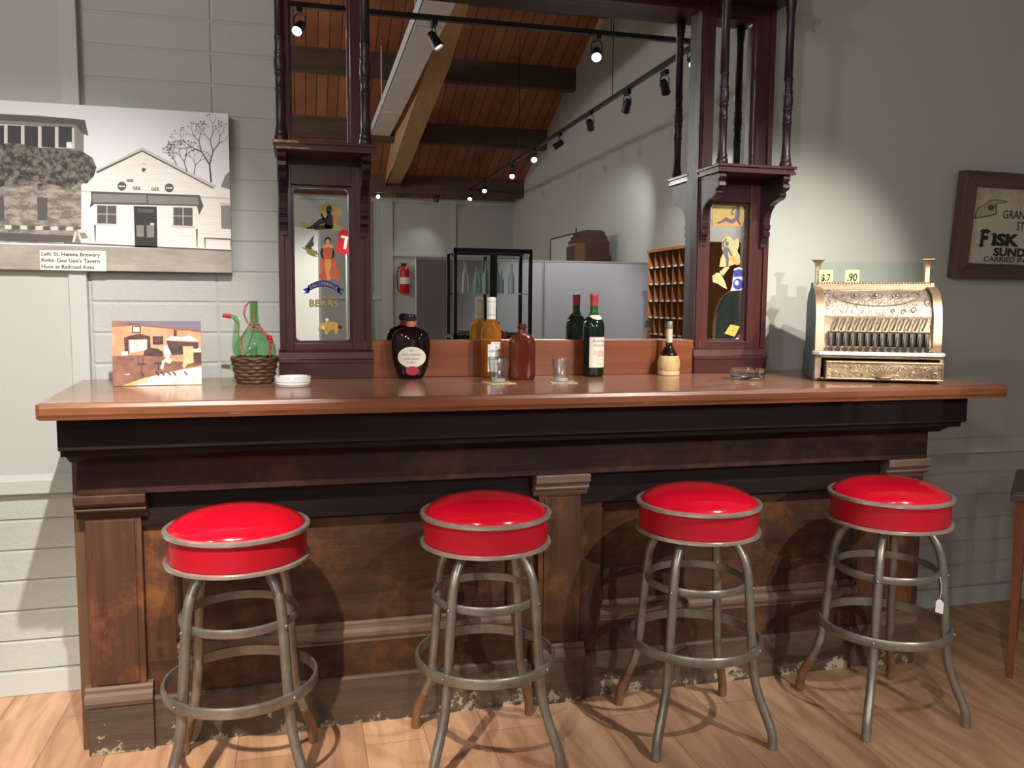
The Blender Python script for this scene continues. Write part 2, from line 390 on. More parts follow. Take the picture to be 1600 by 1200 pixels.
# side walls and far wall
def sidewall(name, x0, x1):
    b = M().prism([(YF, 0), (YW + .1, 0), (YW + .1, zc(YW + .1)), (YF, zc(YF))], 'x', x0, x1); return struct(b.build(name, wall_m))
sidewall('wall_right', XR, XR + .1); sidewall('wall_left', XL - .1, XL)
struct(M().box(XL, XR, YF - .1, YF, 0, ZF).build('wall_far', wall_m))
struct(M().box(XR - .012, XR, YF, YW, 0, .09).build('baseboard_right', trim_m))
b = M()
for x in (1.15, 1.45, 2.555, -.2, -1.4, -2.6):
    wd = .17 if abs(x - 1.45) < .01 else .075
    b.box(x - wd / 2, x + wd / 2, YF, YF + .03, 0, ZF - .08)
b.box(XL, XR, YF, YF + .035, ZF - .08, ZF); b.box(1.54, XR, YF, YF + .03, 2.12, 2.20); b.box(XL, 1.36, YF, YF + .03, 1.40, 1.46)
struct(b.build('trim_3', trim_m))
struct(M().prism([(YF - .1, ZF - .05), (YW + .1, zc(YW) + .03), (YW + .1, zc(YW) + .15), (YF - .1, ZF + .1)], 'x', XL - .1, XR + .1).build('ceiling', board_m))
for y in (-7.4, -6.1, -4.8, -3.5, -2.2, -.9, .4, 1.7):
    z = zc(y); h = .28
    b = M().box(XL, XR, -.075, .075, -h, .02)
    o = b.build('roof_beam', [purlin_m], loc=(0, y, z + .02)); tag(o, 'dark brown roof beam running under the reddish board ceiling', 'beam', 'parallel roof beams')
o = M()
path = [(-8.0, 3.14), (-6.2, 3.33), (-4.4, 3.62), (-2.9, 3.86), (-1.9, 4.15), (-.6, 4.85), (.8, 5.6), (3.0, 6.6)]
top_ = [(y, min(z + .52, zc(y) - .02)) for y, z in path]
v = []; f = []
for x in (1.36, 1.60):
    for (y, z), (_, zt_) in zip(path, top_): v += [(x, y, z), (x, y, zt_)]
n_ = len(path)
for i in range(n_ - 1):
    a = 2 * i; c = 2 * n_ + 2 * i
    f += [(a, a + 2, a + 3, a + 1), (c, c + 1, c + 3, c + 2), (a, c, c + 2, a + 2), (a + 1, a + 3, c + 3, c + 1)]
f += [(0, 1, 2 * n_ + 1, 2 * n_), (2 * n_ - 2, 4 * n_ - 2, 4 * n_ - 1, 2 * n_ - 1)]
o.add(v, f, False); tag(o.build('arched_timber_beam', glulam_m), 'large pale laminated timber arch rising under the board ceiling', 'beam')
du = M(); dp = [(-6.3, 3.70), (-4.6, 3.72), (-3.0, 3.76), (-1.5, 3.80), (.0, 3.84), (1.6, 3.88)]
for (ya, za), (yb_, zb_) in zip(dp, dp[1:]):
    du.bar((1.16, ya, za), (1.16, yb_, zb_), .26, .03); du.bar((1.04, ya, za + .06), (1.04, yb_, zb_ + .06), .02, .14)
for (ya, za) in dp: du.bar((1.03, ya, za - .018), (1.29, ya, za - .018), .012, .012)
for y in (-4.6, -1.5): du.tube([(1.04, y, 3.74), (1.04, y, zc(y) - .02)], .008, 6)
tag(du.build('cable_tray', duct_m), 'long white metal tray hung beside the timber arch', 'cable tray')

# ------------------------------------------------------------------ track lights
def track(name, a, b_, label, rods):
    t = thing(name, label, 'light track', a)
    A = Vector(a); B = Vector(b_)
    M().bar((0, 0, 0), B - A, .036, .03).build('rail', black_metal_m, t)
    for r_ in rods:
        p = (B - A) * r_; M().tube([p, (p.x, p.y, zc(A.y + p.y) - TZ + .0)], .005, 6).build('hanger_rod', black_metal_m, t)
    return t
track('light_track', (-1.6, .64, TZ), (2.71, .64, TZ), 'black light track running parallel to the bar counter', (.2, .85))
track('light_track', (2.71, -7.5, TZ), (2.71, .60, TZ), 'black light track running back along the long grey side wall', (.1, .4, .8))
track('light_track', (-1.6, -7.5, TZ), (2.67, -7.5, TZ), 'black light track near the far wall of the room', (.5, .78))
LABS = {0: 'black track spotlight above the bar, aimed at the wall photographs', 1: 'black track spotlight above the bar, aimed at the first bar stool',
        2: 'lit track spotlight glaring brightest in the big mirror', 3: 'dark track spotlight hanging alone in front of the white cable tray', 4: 'black track spotlight at the end of the bar track, partly hidden by the mirror frame'}
for i, (pos, tgt, W, ang, bl, c_) in enumerate(LAMPS):
    lab = LABS.get(i, None)
    if not lab:
        order = ['nearest', 'second', 'third', 'fourth', 'fifth', 'sixth', 'seventh', 'eighth']
        if i < 13: lab = f'track spotlight on the side wall track, {order[i-5]} counted from the bar'
        else: lab = ['track spotlight near the far wall by the corner', 'track spotlight near the far wall above the fire extinguisher', 'track spotlight near the far wall seen in the small mirror'][i - 13]
    t = thing('track_spotlight', lab, 'spotlight', (pos[0], pos[1], TZ - .015), 0, 'track spotlights')
    d = (Vector(tgt) - Vector(pos)).normalized(); q = d.to_track_quat('Z', 'Y').to_matrix().to_4x4()
    dzz = pos[2] - (TZ - .015)
    M().box(-.018, .018, -.045, .045, -.035, 0).build('adapter', black_metal_m, t, bevel=.003)
    b = M(); hd = Vector((d.x, d.y, 0)); hd = hd.normalized() if hd.length > .01 else Vector((1, 0, 0)); sd = Vector((-hd.y, hd.x, 0))
    for s_ in (-1, 1): b.tube([sd * s_ * .008 + Vector((0, 0, -.03)), sd * s_ * .034 + Vector((0, 0, -.055)), sd * s_ * .036 + Vector((0, 0, dzz))], .004, 6)
    b.build('yoke', black_metal_m, t)
    b = M(); b.T = Matrix.Translation((0, 0, dzz)) @ q
    b.lathe([(.0001, -.05), (.022, -.048), (.030, -.03), (.033, .02), (.036, .05), (.036, .066), (.031, .066), (.029, .045), (.0001, .045)], 18)
    b.build('lamp_head', black_metal_m, t)
    b = M(); b.T = Matrix.Translation((0, 0, dzz)) @ q
    b.lathe([(.0001, .052), (.029, .052), (.029, .049), (.0001, .049)], 16)
    b.build('bulb_face', lamp_on_m if i in (2, 9, 10, 11, 12) else lamp_dim_m, t)

for i, (pos, W) in enumerate(FILL_PENDANTS):  # made-up fittings that carry the added fill lights
    t = thing('added_fill_pendant', ['added fill pendant hanging nearest the bar wall', 'added fill pendant hanging in the middle of the hall', 'added fill pendant hanging nearest the far wall'][i], 'lamp', pos, 0, 'added fill pendants of the hall')
    M().tube([(0, 0, .14), (0, 0, zc(pos[1]) - pos[2])], .006, 6).build('hanging_rod', black_metal_m, t)
    M().lathe([(.03, .16), (.06, .155), (.10, .13), (.135, .09), (.13, .09), (.09, .125), (.0001, .14)], 24).build('lamp_shade', black_metal_m, t)

# ------------------------------------------------------------------ bar counter
ZT = 1.09
cab = thing('bar_cabinet', 'long dark panelled wooden bar front with three pilasters and flaking plinth', 'bar counter')
bt = M()
prof = [(2.398, 1.052), (2.393, 1.060), (2.392, 1.078), (2.398, 1.088), (2.41, 1.09), (YW - .004, 1.09), (YW - .004, 1.045), (2.40, 1.045)]
XA, XB = -.665, 2.395
n_ = len(prof); vs = []
for k, (x, dx) in enumerate(((XA + .012, 0), (XA, 0), (XB, 0), (XB + .012, 0))):
    for (y, z) in prof:
        if k in (0, 3): yy = min(max(y, 2.402), YW - .004); zz = min(max(z, 1.05), 1.086)
        else: yy, zz = y, z
        xx = {0: XA, 1: XA + .01, 2: XB - .01, 3: XB}[k] - (.055 * (yy - 2.39) / .72 if k < 2 else -.0)
        vs.append((xx, yy, zz))
fs = [tuple(range(n_)), tuple(reversed(range(3 * n_, 4 * n_)))]
for k in range(3):
    for j in range(n_): fs.append((k * n_ + j, k * n_ + (j + 1) % n_, (k + 1) * n_ + (j + 1) % n_, (k + 1) * n_ + j))
bt.add(vs, fs, False)
for q_ in range(len(fs)):
    if max(vs[k_][1] for k_ in fs[q_]) < 2.42 and q_ > 1: bt.mi[q_] = 1
bt.box(XA + .03, XB - .03, 2.44, YW - .01, 1.040, 1.046)
tag(bt.build('counter_worktop', [top_m, wood('worn_nosing_wood', (.105, .036, .016), (.21, .078, .034), .30, 'x', 4, .25, coat=.25)]), 'glossy brown varnished wooden bar top with worn front edge', 'bar top')

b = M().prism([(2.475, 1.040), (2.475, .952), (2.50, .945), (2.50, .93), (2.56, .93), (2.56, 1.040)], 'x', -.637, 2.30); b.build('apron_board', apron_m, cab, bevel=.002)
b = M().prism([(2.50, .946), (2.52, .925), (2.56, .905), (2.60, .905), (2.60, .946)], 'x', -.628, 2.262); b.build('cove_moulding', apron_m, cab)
M().box(-.622, 2.245, 2.595, 2.70, .80, .925).build('frieze_board', wood('shade_dark_wood', (.018, .009, .008), (.034, .016, .011), .55, 'x', 5, .4, c3=(.06, .026, .013), spec=.2), cab, bevel=.002)  # the worktop's cast shade is put into the frieze colour
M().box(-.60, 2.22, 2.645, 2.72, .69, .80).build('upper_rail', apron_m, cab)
# carcass behind
M().box(-.655, 2.27, 2.70, YW - .035, .0, 1.04).build('carcass', barv_m, cab)
M().box(-.652, -.60, 2.672, 2.70, .0, .93).build('end_board', endb_m, cab)
M().box(2.24, 2.30, 2.672, 2.70, .0, .80).build('end_board', bar_m, cab)
def pilaster(x0, x1):
    s = M().box(x0, x1, 2.635, 2.70, .205, .722).box(x0 + .018, x1 - .018, 2.630, 2.64, .215, .715).build('pilaster', barv_m, cab, bevel=.002)
    c = M().prism([(2.66, .722), (2.634, .722), (2.629, .732), (2.629, .738), (2.612, .744), (2.606, .752), (2.612, .762), (2.60, .766), (2.594, .774), (2.594, .796), (2.60, .802), (2.66, .802)], 'x', x0 - .02, x1 + .02)
    c.build('capital', ledge_m if x0 > 0 else bar_m, s, bevel=.0015)
    M().prism([(2.66, .150), (2.622, .150), (2.616, .166), (2.620, .186), (2.628, .192), (2.628, .203), (2.634, .21), (2.66, .21)], 'x', x0 - .018, x1 + .018).build('base_moulding', ledge_m, s, bevel=.0015)
    M().box(x0 - .012, x1 + .018, 2.626, 2.70, 0, .150).build('plinth_block', plinth_m, s, bevel=.003)
pilaster(-.615, -.462); pilaster(.765, .912); pilaster(2.105, 2.245)
for xa, xb in ((-.462, .765), (.912, 2.105)):
    M().box(xa, xa + .085, 2.662, 2.70, .19, .70).build('panel_stile', barv_m, cab, bevel=.0015)
    M().box(xb - .085, xb, 2.662, 2.70, .19, .70).build('panel_stile', barv_m, cab, bevel=.0015)
    pn = M().box(xa + .085, xb - .085, 2.684, 2.70, .30, .70).build('panel', bar_m, cab)
    M().prism([(2.684, .700), (2.664, .700), (2.664, .690), (2.672, .682), (2.684, .675)], 'x', xa + .085, xb - .085).build('panel_moulding', apron_m, pn)
    for sx_, x_ in ((1, xa + .085), (-1, xb - .085)):
        M().prism([(x_, 2.684), (x_ + sx_ * .018, 2.684), (x_ + sx_ * .012, 2.672), (x_ + sx_ * .004, 2.665), (x_, 2.665)], 'z', .325, .69).build('panel_moulding', bar_m, pn)
    M().prism([(2.70, .330), (2.682, .330), (2.676, .322), (2.676, .314), (2.664, .310), (2.656, .300), (2.656, .286), (2.664, .272), (2.676, .268), (2.70, .268)], 'x', xa + .085, xb - .085).build('base_moulding', ledge_m, cab, bevel=.001)
    M().box(xa, xb, 2.660, 2.70, .155, .268).build('lower_rail', bar_m, cab, bevel=.002)
    M().prism([(2.70, 0), (2.646, 0), (2.646, .150), (2.652, .158), (2.664, .160), (2.70, .160)], 'x', xa, xb).build('plinth_board', plinth_m, cab)
    M().prism([(2.664, .266), (2.658, .266), (2.6578, .2715), (2.664, .2735)], 'x', xa + .085, xb - .085).build('rail_edge', ledge_m, cab)

# ------------------------------------------------------------------ back bar with mirrors
YM = 3.068
bb = thing('back_bar', 'tall mahogany back bar with big mirror, shelves and turned columns', 'back bar', (0, 0, 0))
def part(b, name, mt, bevel=.0015, parent=None): return b.build(name, mt, parent or bb, bevel=bevel)
part(M().box(-.055, 1.815, YM + .012, YW - .018, 1.10, 2.60), 'backing_board', mahod_m, 0)
# main mirror with a little ripple in the old silvering
mm = M(); NX, NZ = 1, 1
mm.box(.235, 1.53, YM, YM + .010, 1.21, 2.50)
mo = part(mm, 'mirror_glass', mirror_m, 0)
for nm, xa, xb, za, zb in (('l', -.012, .182, 1.205, 1.765), ('u', -.012, .182, 1.875, 2.50), ('r', 1.565, 1.74, 1.205, 1.80), ('v', 1.565, 1.74, 1.875, 2.50)):
    part(M().box(xa, xb, YM - .006, YM + .011, za, zb), 'side_mirror_glass', mirror_m, 0)
def side(x0, x1, flip):
    """stiles and rails of one side bay; mirror opening between xi0 and xi1"""
    xi0, xi1 = x0 + .053, x1 - .075
    if flip: xi0, xi1 = x0 + .065, x1 - .085
    # openings with rounded corners: lower and upper
    for za, zb in ((1.222, 1.752), (1.885, 2.455)):
        rr = .016; pts = []
        for cx, cz, a0 in ((xi0 + rr, za + rr, 180), (xi1 - rr, za + rr, 270), (xi1 - rr, zb - rr, 0), (xi0 + rr, zb - rr, 90)):
            for q in range(5): pts.append((cx + rr * math.cos(R(a0 + q * 22.5)), cz + rr * math.sin(R(a0 + q * 22.5))))
        out = []
        X0, X1, Z0, Z1 = xi0 - .03, xi1 + .03, za - .03, zb + .03
        for cx, cz, (px, pz) in [(X0, Z0, 0) for _ in range(0)] or []: pass
        for i, p in enumerate(pts):
            c_ = [(X0, Z0), (X1, Z0), (X1, Z1), (X0, Z1)][i // 5]
            out.append((c_[0] if True else 0, c_[1]))
        n_ = len(pts); v = [(p[0], 3.046, p[1]) for p in pts] + [(p[0], 3.046, p[1]) for p in out] + [(p[0], 3.0625, p[1]) for p in pts]
        f = [(i, (i + 1) % n_, (i + 1) % n_ + n_, i + n_) for i in range(n_)] + [(i, i + 2 * n_, (i + 1) % n_ + 2 * n_, (i + 1) % n_) for i in range(n_)]
        part(M().add(v, f, False), 'mirror_surround', maho_m, 0)
    s = M().box(x0, xi0 - .008, 3.026, 3.066, 1.185, 2.50); s.box(x0, x0 + .02, 3.014, 3.03, 1.19, 2.50)
    part(s, 'stile', maho_m)
    s = M().box(xi1 + .008, x1, 3.026, 3.066, 1.185, 2.50); s.box(x1 - .02, x1, 3.014, 3.03, 1.19, 2.50)
    part(s, 'stile', maho_m)
    part(M().box(xi0 - .008, xi1 + .008, 3.028, 3.062, 1.17, 1.215), 'rail', mahox_m)
    part(M().box(xi0 - .008, xi1 + .008, 3.028, 3.062, 1.76, 1.88), 'rail', mahox_m)
    part(M().box(xi0 - .008, xi1 + .008, 3.028, 3.062, 2.46, 2.52), 'rail', mahox_m)
    # base with sloped mouldings
    p = part(M().box(x0 - .004, x1 + .004, 3.008, 3.09, 1.0905, 1.146), 'base_block', mahox_m)
    part(M().prism([(3.07, 1.146), (3.004, 1.146), (3.004, 1.156), (3.012, 1.160), (3.016, 1.182), (3.024, 1.192), (3.07, 1.192)], 'x', x0 - .006, x1 + .006), 'base_moulding', mahox_m, .001, p)
    # shelf on brackets
    ys = 2.852
    part(M().box(x0 - .006, x1 + .006, ys, 3.03, 1.846, 1.856).box(x0 - .002, x1 + .002, ys + .004, 3.03, 1.856, 1.868).box(x0 - .008, x1 + .008, ys - .003, 3.03, 1.866, 1.876), 'shelf', mahox_m, .001)
    for bx in (x0 + .018, x1 - .024):
        pr = [(3.028, 1.846), (2.866, 1.846), (2.862, 1.832), (2.866, 1.824), (2.876, 1.820), (2.866, 1.812), (2.864, 1.798), (2.874, 1.790), (2.890, 1.786), (2.884, 1.776), (2.892, 1.764), (2.910, 1.758), (2.935, 1.754),
              (2.962, 1.742), (2.982, 1.722), (2.992, 1.698), (2.995, 1.676), (2.988, 1.668), (2.990, 1.656), (2.998, 1.650), (2.990, 1.642), (2.992, 1.628), (3.004, 1.620), (3.010, 1.600), (3.010, 1.585), (3.028, 1.585)]
        part(M().prism(pr, 'x', bx - .014, bx + .014), 'bracket', mahod_m, .0012)
    # turned columns
    for cx in (x0 + .018, x1 - .026):
        P = [(.0215, 0), (.0225, .006), (.0215, .016), (.0190, .020), (.0195, .026), (.0190, .034), (.0168, .038), (.0170, .046), (.0155, .050), (.0155, .155), (.0178, .159), (.0178, .165), (.0158, .168), (.0158, .205), (.0180, .209), (.0180, .215), (.0165, .218), (.0188, .228), (.0196, .243), (.0186, .258), (.0165, .268), (.0180, .272), (.0180, .279), (.0158, .282), (.0158, .315), (.0176, .319), (.0176, .325), (.0155, .329), (.0152, .56), (.0172, .565), (.0180, .58), (.0205, .59), (.0205, .624)]
        part(M().lathe(P, 20, (cx, 2.876, 1.876)), 'column', mahod_m, 0)
side(-.062, .252, False); o_ = M().box(-.068, .010, 2.8482, 2.8492, 1.8665, 1.8755).box(-.060, .045, 2.8512, 2.8522, 1.850, 1.8545).build('gilt_remnant', mat('old_gilt', (.50, .38, .17), .5, .3, (.2, .10, .04), 60), bb); o_['label'] = 'patch of old gilding on the shelf edge'; side(1.505, 1.812, True)
# inner frame edge of the big mirror
part(M().box(.236, .250, 3.02, 3.068, 1.20, 2.50), 'mirror_bead', mahod_m, 0)
part(M().box(1.500, 1.512, 3.02, 3.068, 1.20, 2.50), 'mirror_bead', mahod_m, 0)
part(M().box(.25, 1.51, 3.030, 3.068, 2.472, 2.52), 'top_rail', mahox_m)
part(M().box(.225, 1.532, 3.022, 3.09, 1.0905, 1.222), 'bottom_board', red_wood_m)
part(M().box(-.075, 1.83, 2.845, 3.10, 2.500, 2.53).box(-.085, 1.84, 2.83, 3.10, 2.53, 2.55).box(-.065, 1.82, 2.855, 3.10, 2.55, 2.64).prism([(3.1, 2.62), (2.85, 2.62), (2.80, 2.70), (2.80, 2.72), (3.1, 2.72)], 'x', -.10, 1.855), 'cornice', mahod_m)

# decals on the small mirrors: thin printed film, drawn in polygons
YD = YM - .0075
def decal(name, label, shapes, mats, y=YD):
    b = M()
    for k, poly, lay in shapes:
        b.k = k; n_ = len(poly); yy = y - lay * .0002
        b.add([(p[0], yy, p[1]) for p in poly], [tuple(range(n_))], False)
    o = b.build(name, mats, bb); o['label'] = label; return b, o
# pixel -> mirror plane
def px(x, y, Y=YD):
    d = RT * ((x - 800) / 1312.56) - UP * ((y - 600) / 1312.56) + F; s = Y / d.y
    return (d.x * s, HC + d.z * s)
def PP(s): return [px(float(a.split(',')[0]), float(a.split(',')[1])) for a in s.split()]
yel_m = mat('ochre_film', (.50, .36, .10), .5, 0, (.35, .27, .10), 30); gold_m = mat('gold_film', (.62, .42, .08), .4, 0, (.40, .28, .05), 60)
orange_m = mat('orange_film', (.62, .26, .08), .5); redf_m = mat('red_orange_film', (.70, .10, .05), .5, 0, (.78, .20, .08), 40); skin_m = mat('peach_film', (.85, .45, .16), .5)
blackf_m = mat('black_film', (.012, .012, .014), .45); blue_m = mat('blue_film', (.03, .04, .28), .45); oliv_m = mat('olive_film', (.08, .10, .05), .5); khaki_m = mat('khaki_film', (.42, .37, .14), .5)
lem_m = mat('lemon_film', (.50, .44, .16), .5, 0, (.33, .35, .19), 60); tan_m = mat('tan_film', (.60, .43, .22), .5); dk_m = mat('grey_violet_film', (.10, .09, .11), .5)
def circ(x, y, rx, ry=None, n=14, a0=0):
    ry = ry or rx; return [px(x + rx * math.cos(2 * PI * i / n + a0), y + ry * math.sin(2 * PI * i / n + a0)) for i in range(n)]
decal('decal', 'seated black silhouette sticker on yellow ground', [
    (0, PP('470,346 497,349 505,347 522,350 535,354 534,361 510,361 492,359 470,356'), 0),
    (1, PP('497,326 502,321 512,317 524,318 531,324 535,330 533,337 526,345 512,350 506,340 498,336'), 0),
    (2, PP('521,335 531,338 527,344 524,351 519,350'), 1),
    (3, circ(514, 327, 4.6, 6.5), 2), (3, PP('511,331 516,331 520,338 520,346 521,356 518,358 507,356 509,346 511,338'), 2),
    (3, PP('478,356 486,353 498,343 505,340 510,344 510,349 502,350 492,357 480,358'), 2), (3, PP('490,355 508,350 518,352 517,358 493,359'), 2), (3, PP('501,334 503,333 507,341 512,337 513,341 507,345 503,341'), 2)], [yel_m, khaki_m, orange_m, blackf_m])
decal('decal', 'green winged figure sticker', [(0, PP('476,386 483,377 487,371 491,367 489,377 491,383 486,387 489,389 482,390'), 0), (1, PP('470,385 478,388 484,389 495,392 499,399 491,397 498,402 492,401 487,400 480,396 478,391 472,388'), 1)], [oliv_m, khaki_m])
decal('decal', 'dancing woman in orange gown sticker', [
    (0, PP('501,404 506,403 514,403 522,404 525,414 531,428 532,436 526,439 520,435 516,438 508,438 500,435 498,432 502,424 500,414'), 0),
    (1, PP('509,405 517,405 518,415 514,426 516,436 512,438 509,427 507,414'), 1),
    (0, PP('504,386 508,386 512,388 516,386 520,386 519,396 520,404 504,404 506,396'), 1), (1, PP('504,384 508,382 516,382 521,384 520,387 504,387'), 2), (1, circ(512, 378, 3.2, 4.5), 3), (2, circ(512, 376, 5, 6), 2),
    (2, PP('503,388 505,389 504,397 507,405 502,402 500,394'), 3), (2, PP('520,388 523,394 522,402 518,406 519,397'), 3)], [redf_m, skin_m, blackf_m])
# curved banner CALIFORNIA and BEARS
b = M(); n_ = 12
for i in range(n_):
    t0, t1 = i / n_, (i + 1) / n_
    def arc(t, o): return px(481 + 49 * t, 452 - 9 * math.sin(PI * t) ** .9 + o + 1.5 * (t - .5))
    b.k = 0; a_, b2, c2, d2 = arc(t0, -5), arc(t1, -5), arc(t1, 5), arc(t0, 5)
    b.add([(p[0], YD, p[1]) for p in (a_, b2, c2, d2)], [(0, 1, 2, 3)], False)
for pts in ('473,452 484,448 483,458 475,459 478,456', '528,449 538,452 533,455 535,461 527,457'):
    b.add([(p[0], YD, p[1]) for p in PP(pts)], [tuple(range(5))], False)
word = 'CALIFORNIA'
for i, ch in enumerate(word):
    t = (i + .5) / len(word) * .92 + .04; c_ = arc(t, 0); c1 = arc(t - .03, 0); c2 = arc(t + .03, 0); ang = math.atan2(c2[1] - c1[1], c2[0] - c1[0])
    put_text(b, ch, .0135, lambda x, y, c_=c_, ang=ang: (c_[0] + x * math.cos(ang) - (y - .0048) * math.sin(ang), YD - .0006, c_[1] + x * math.sin(ang) + (y - .0048) * math.cos(ang)), 1, bold=.0004)
c_ = px(506, 478)
c_ = px(505.5, 479)
put_text(b, 'BEARS', .034, lambda x, y: (c_[0] + x, YD - .0003, c_[1] + y - .0), 0, bold=.0016, space=1.08)
put_text(b, 'BEARS', .034, lambda x, y: (c_[0] + x, YD - .0006, c_[1] + y - .0), 1, bold=.0005, space=1.08)
o = b.build('decal', [blue_m, gold_m], bb); o['label'] = 'blue banner and gold lettering sticker'
decal('decal', 'small gold and white animal pair sticker', [(0, PP('499,507 503,504 508,505 513,502 521,503 527,505 529,515 526,523 523,521 522,515 514,517 511,523 508,522 506,515 502,513 499,520 497,515'), 0), (1, PP('508,498 513,497 514,501 509,503'), 1), (2, PP('528,508 535,510 533,514 528,513'), 1), (1, PP('503,510 507,510 507,515 503,514'), 1)], [gold_m, white_paper_m, blackf_m])
decal('decal', 'reclining dark figure sticker on orange sand', [
    (0, PP('1113,322 1122,316 1135,316 1148,320 1158,318 1162,325 1163,340 1160,353 1113,353'), 0), (1, PP('1113,322 1124,314 1134,316 1141,317 1143,325 1114,328'), 1), (2, PP('1114,352 1122,342 1140,338 1158,344 1161,353'), 1),
    (3, PP('1118,349 1128,344 1134,339 1142,343 1148,340 1149,331 1152,322 1155,322 1156,332 1154,344 1158,351 1155,351 1151,345 1144,350 1134,346 1124,350'), 2), (3, circ(1152, 319, 3.3, 4.5), 2), (3, PP('1141,332 1147,323 1149,325 1144,332 1147,336 1144,336'), 2)], [yel_m, khaki_m, orange_m, dk_m])
decal('decal', 'standing dark dancer sticker on yellow film', [
    (0, PP('1128,375 1134,369 1141,370 1146,375 1154,372 1155,384 1152,392 1156,400 1157,410 1148,413 1136,417 1124,417 1126,404 1130,396 1128,386'), 0), (1, PP('1140,405 1144,398 1157,413 1150,414'), 1),
    (2, circ(1136, 381, 2.8, 4), 2), (2, PP('1130,388 1135,385 1139,388 1137,396 1139,405 1138,416 1135,416 1134,405 1130,396'), 2), (2, PP('1129,386 1128,379 1135,371 1136,374 1131,380 1133,387'), 2), (2, PP('1138,388 1141,391 1145,400 1142,400 1138,393'), 2)], [lem_m, orange_m, dk_m])
decal('decal', 'ragged lemon yellow sticker remnant', [(0, PP('1113,431 1120,426 1126,427 1133,441 1136,452 1130,449 1121,443 1114,441'), 0), (0, PP('1124,425 1136,414 1140,418 1130,431'), 0)], [lem_m])
decal('decal', 'blue crest sticker with silver edge', [(1, PP('1147,420 1155,417 1161,420 1162,453 1150,454 1141,455 1144,447 1145,434'), 0), (0, PP('1146,423 1155,420 1160,422 1160,432 1146,433'), 1), (0, circ(1153, 444, 8, 9), 1), (1, circ(1151, 442, 3.5, 4), 2)], [blue_m, mat('silver_film', (.5, .5, .5), .4)])
decal('decal', 'small square gold foil sticker', [(0, PP('1141,507 1156,510 1148,526 1132,521'), 0), (1, circ(1144, 516, 5, 6), 1)], [gold_m, mat('dark_gold_film', (.30, .20, .03), .4, 0, (.6, .45, .1), 90)])

# ------------------------------------------------------------------ bar stools
def leg_path(a):
    P = [(.075, .648), (.105, .642), (.128, .620), (.150, .585), (.163, .545), (.170, .49), (.178, .40), (.186, .30), (.194, .225), (.206, .175), (.225, .125), (.243, .085), (.255, .055), (.259, .03), (.260, .002)]
    # smooth it
    Q = []
    for i in range(len(P) - 1):
        for t in (0, .5):
            p0, p1, p2, p3 = P[max(i - 1, 0)], P[i], P[i + 1], P[min(i + 2, len(P) - 1)]
            Q.append(tuple(.5 * (2 * p1[k] + (p2[k] - p0[k]) * t + (2 * p0[k] - 5 * p1[k] + 4 * p2[k] - p3[k]) * t * t + (3 * p1[k] - p0[k] - 3 * p2[k] + p3[k]) * t ** 3) for k in (0, 1)))
    Q.append(P[-1])
    return [(r_ * math.cos(a), r_ * math.sin(a), z) for r_, z in Q]
def make_stool():
    t = thing('bar_stool', '', 'bar stool')
    S = .189
    s = M().lathe([(.001, .7905), (.05, .790), (.10, .785), (.14, .774), (.168, .760), (.181, .746), (.183, .736), (.001, .734)], 56); s = s.build('seat_cushion', vinyl_m, t, auto=60)
    M().lathe([(S - .006, .662), (S - .004, .664), (S - .004, .738), (S - .006, .740)], 56, cap=False).lathe([(.001, .662), (S - .01, .662), (S - .01, .660), (.001, .658)], 40).build('seat_band', vside_m, t)
    for z in (.740, .655):
        M().hoop((0, 0, z), S, .013, .014 if z > .7 else .012, 64).build('chrome_trim', chrome_m, t)
    M().lathe([(.001, .6545), (.17, .6545), (.182, .651), (.182, .648), (.001, .645)], 40).build('seat_pan', pewter_m, t)
    for k in range(4):
        a = R(41 + 90 * k + (3 if k % 2 else 0)); pts = leg_path(a)
        lg = M().tube(pts, .0143, 12).build('leg', pewter_m, t)
        M().tube(pts[-9:], .0147, 12).build('worn_foot', rust_m if k in (0, 1) else pewter_m, lg)
        d = Vector((math.cos(a), math.sin(a), 0))
        for r_, z in ((.1835, .492), (.2115, .30)): M().sph((d.x * r_, d.y * r_, z), .005, 8).build('bolt', pewter_m, lg)
    M().hoop((0, 0, .492), .157, .008, .024, 64).build('footrest_ring', pewter_m, t)
    M().hoop((0, 0, .300), .206, .010, .030, 64).build('footrest_ring', pewter_m, t)
    return t
st = make_stool(); T = [st] + [copy_tree(st) for _ in range(3)]
for o_, (x, y, rz, lab) in zip(T, ((-.172, 2.392, .0, 'red vinyl bar stool in front of the bar, the one nearest the left pilaster'), (.532, 2.398, R(2), 'red vinyl bar stool just beside the middle pilaster, right of the first stool'),
                                    (1.216, 2.382, R(-1), 'red vinyl bar stool standing between the middle pilaster and the stool with a tag'), (1.892, 2.345, R(3), 'red vinyl bar stool with a small white tag, below the cash register'))):
    o_.location = (x, y, 0); o_.rotation_euler = (0, 0, rz); o_['label'] = lab; o_['group'] = 'red bar stools along the bar'
tgx = thing('price_tag', 'small white paper tag on a string, hanging from the rightmost stool ring', 'tag', (1.990, 2.208, .398))
tgx['label'] = 'small white paper tag on a string, tied to the stool below the cash register'
b = M().prism([(-.011, -.022), (.011, -.026), (.012, .010), (.004, .020), (-.005, .020), (-.011, .012)], 'y', -.0006, .0006); b.build('tag_card', white_paper_m, tgx, rz=-R(38))
M().tube([(0, 0, .018), (.003, 0, .045), (.006, .004, .07), (.002, .008, .095)], .0010, 5).build('string', white_paper_m, tgx)

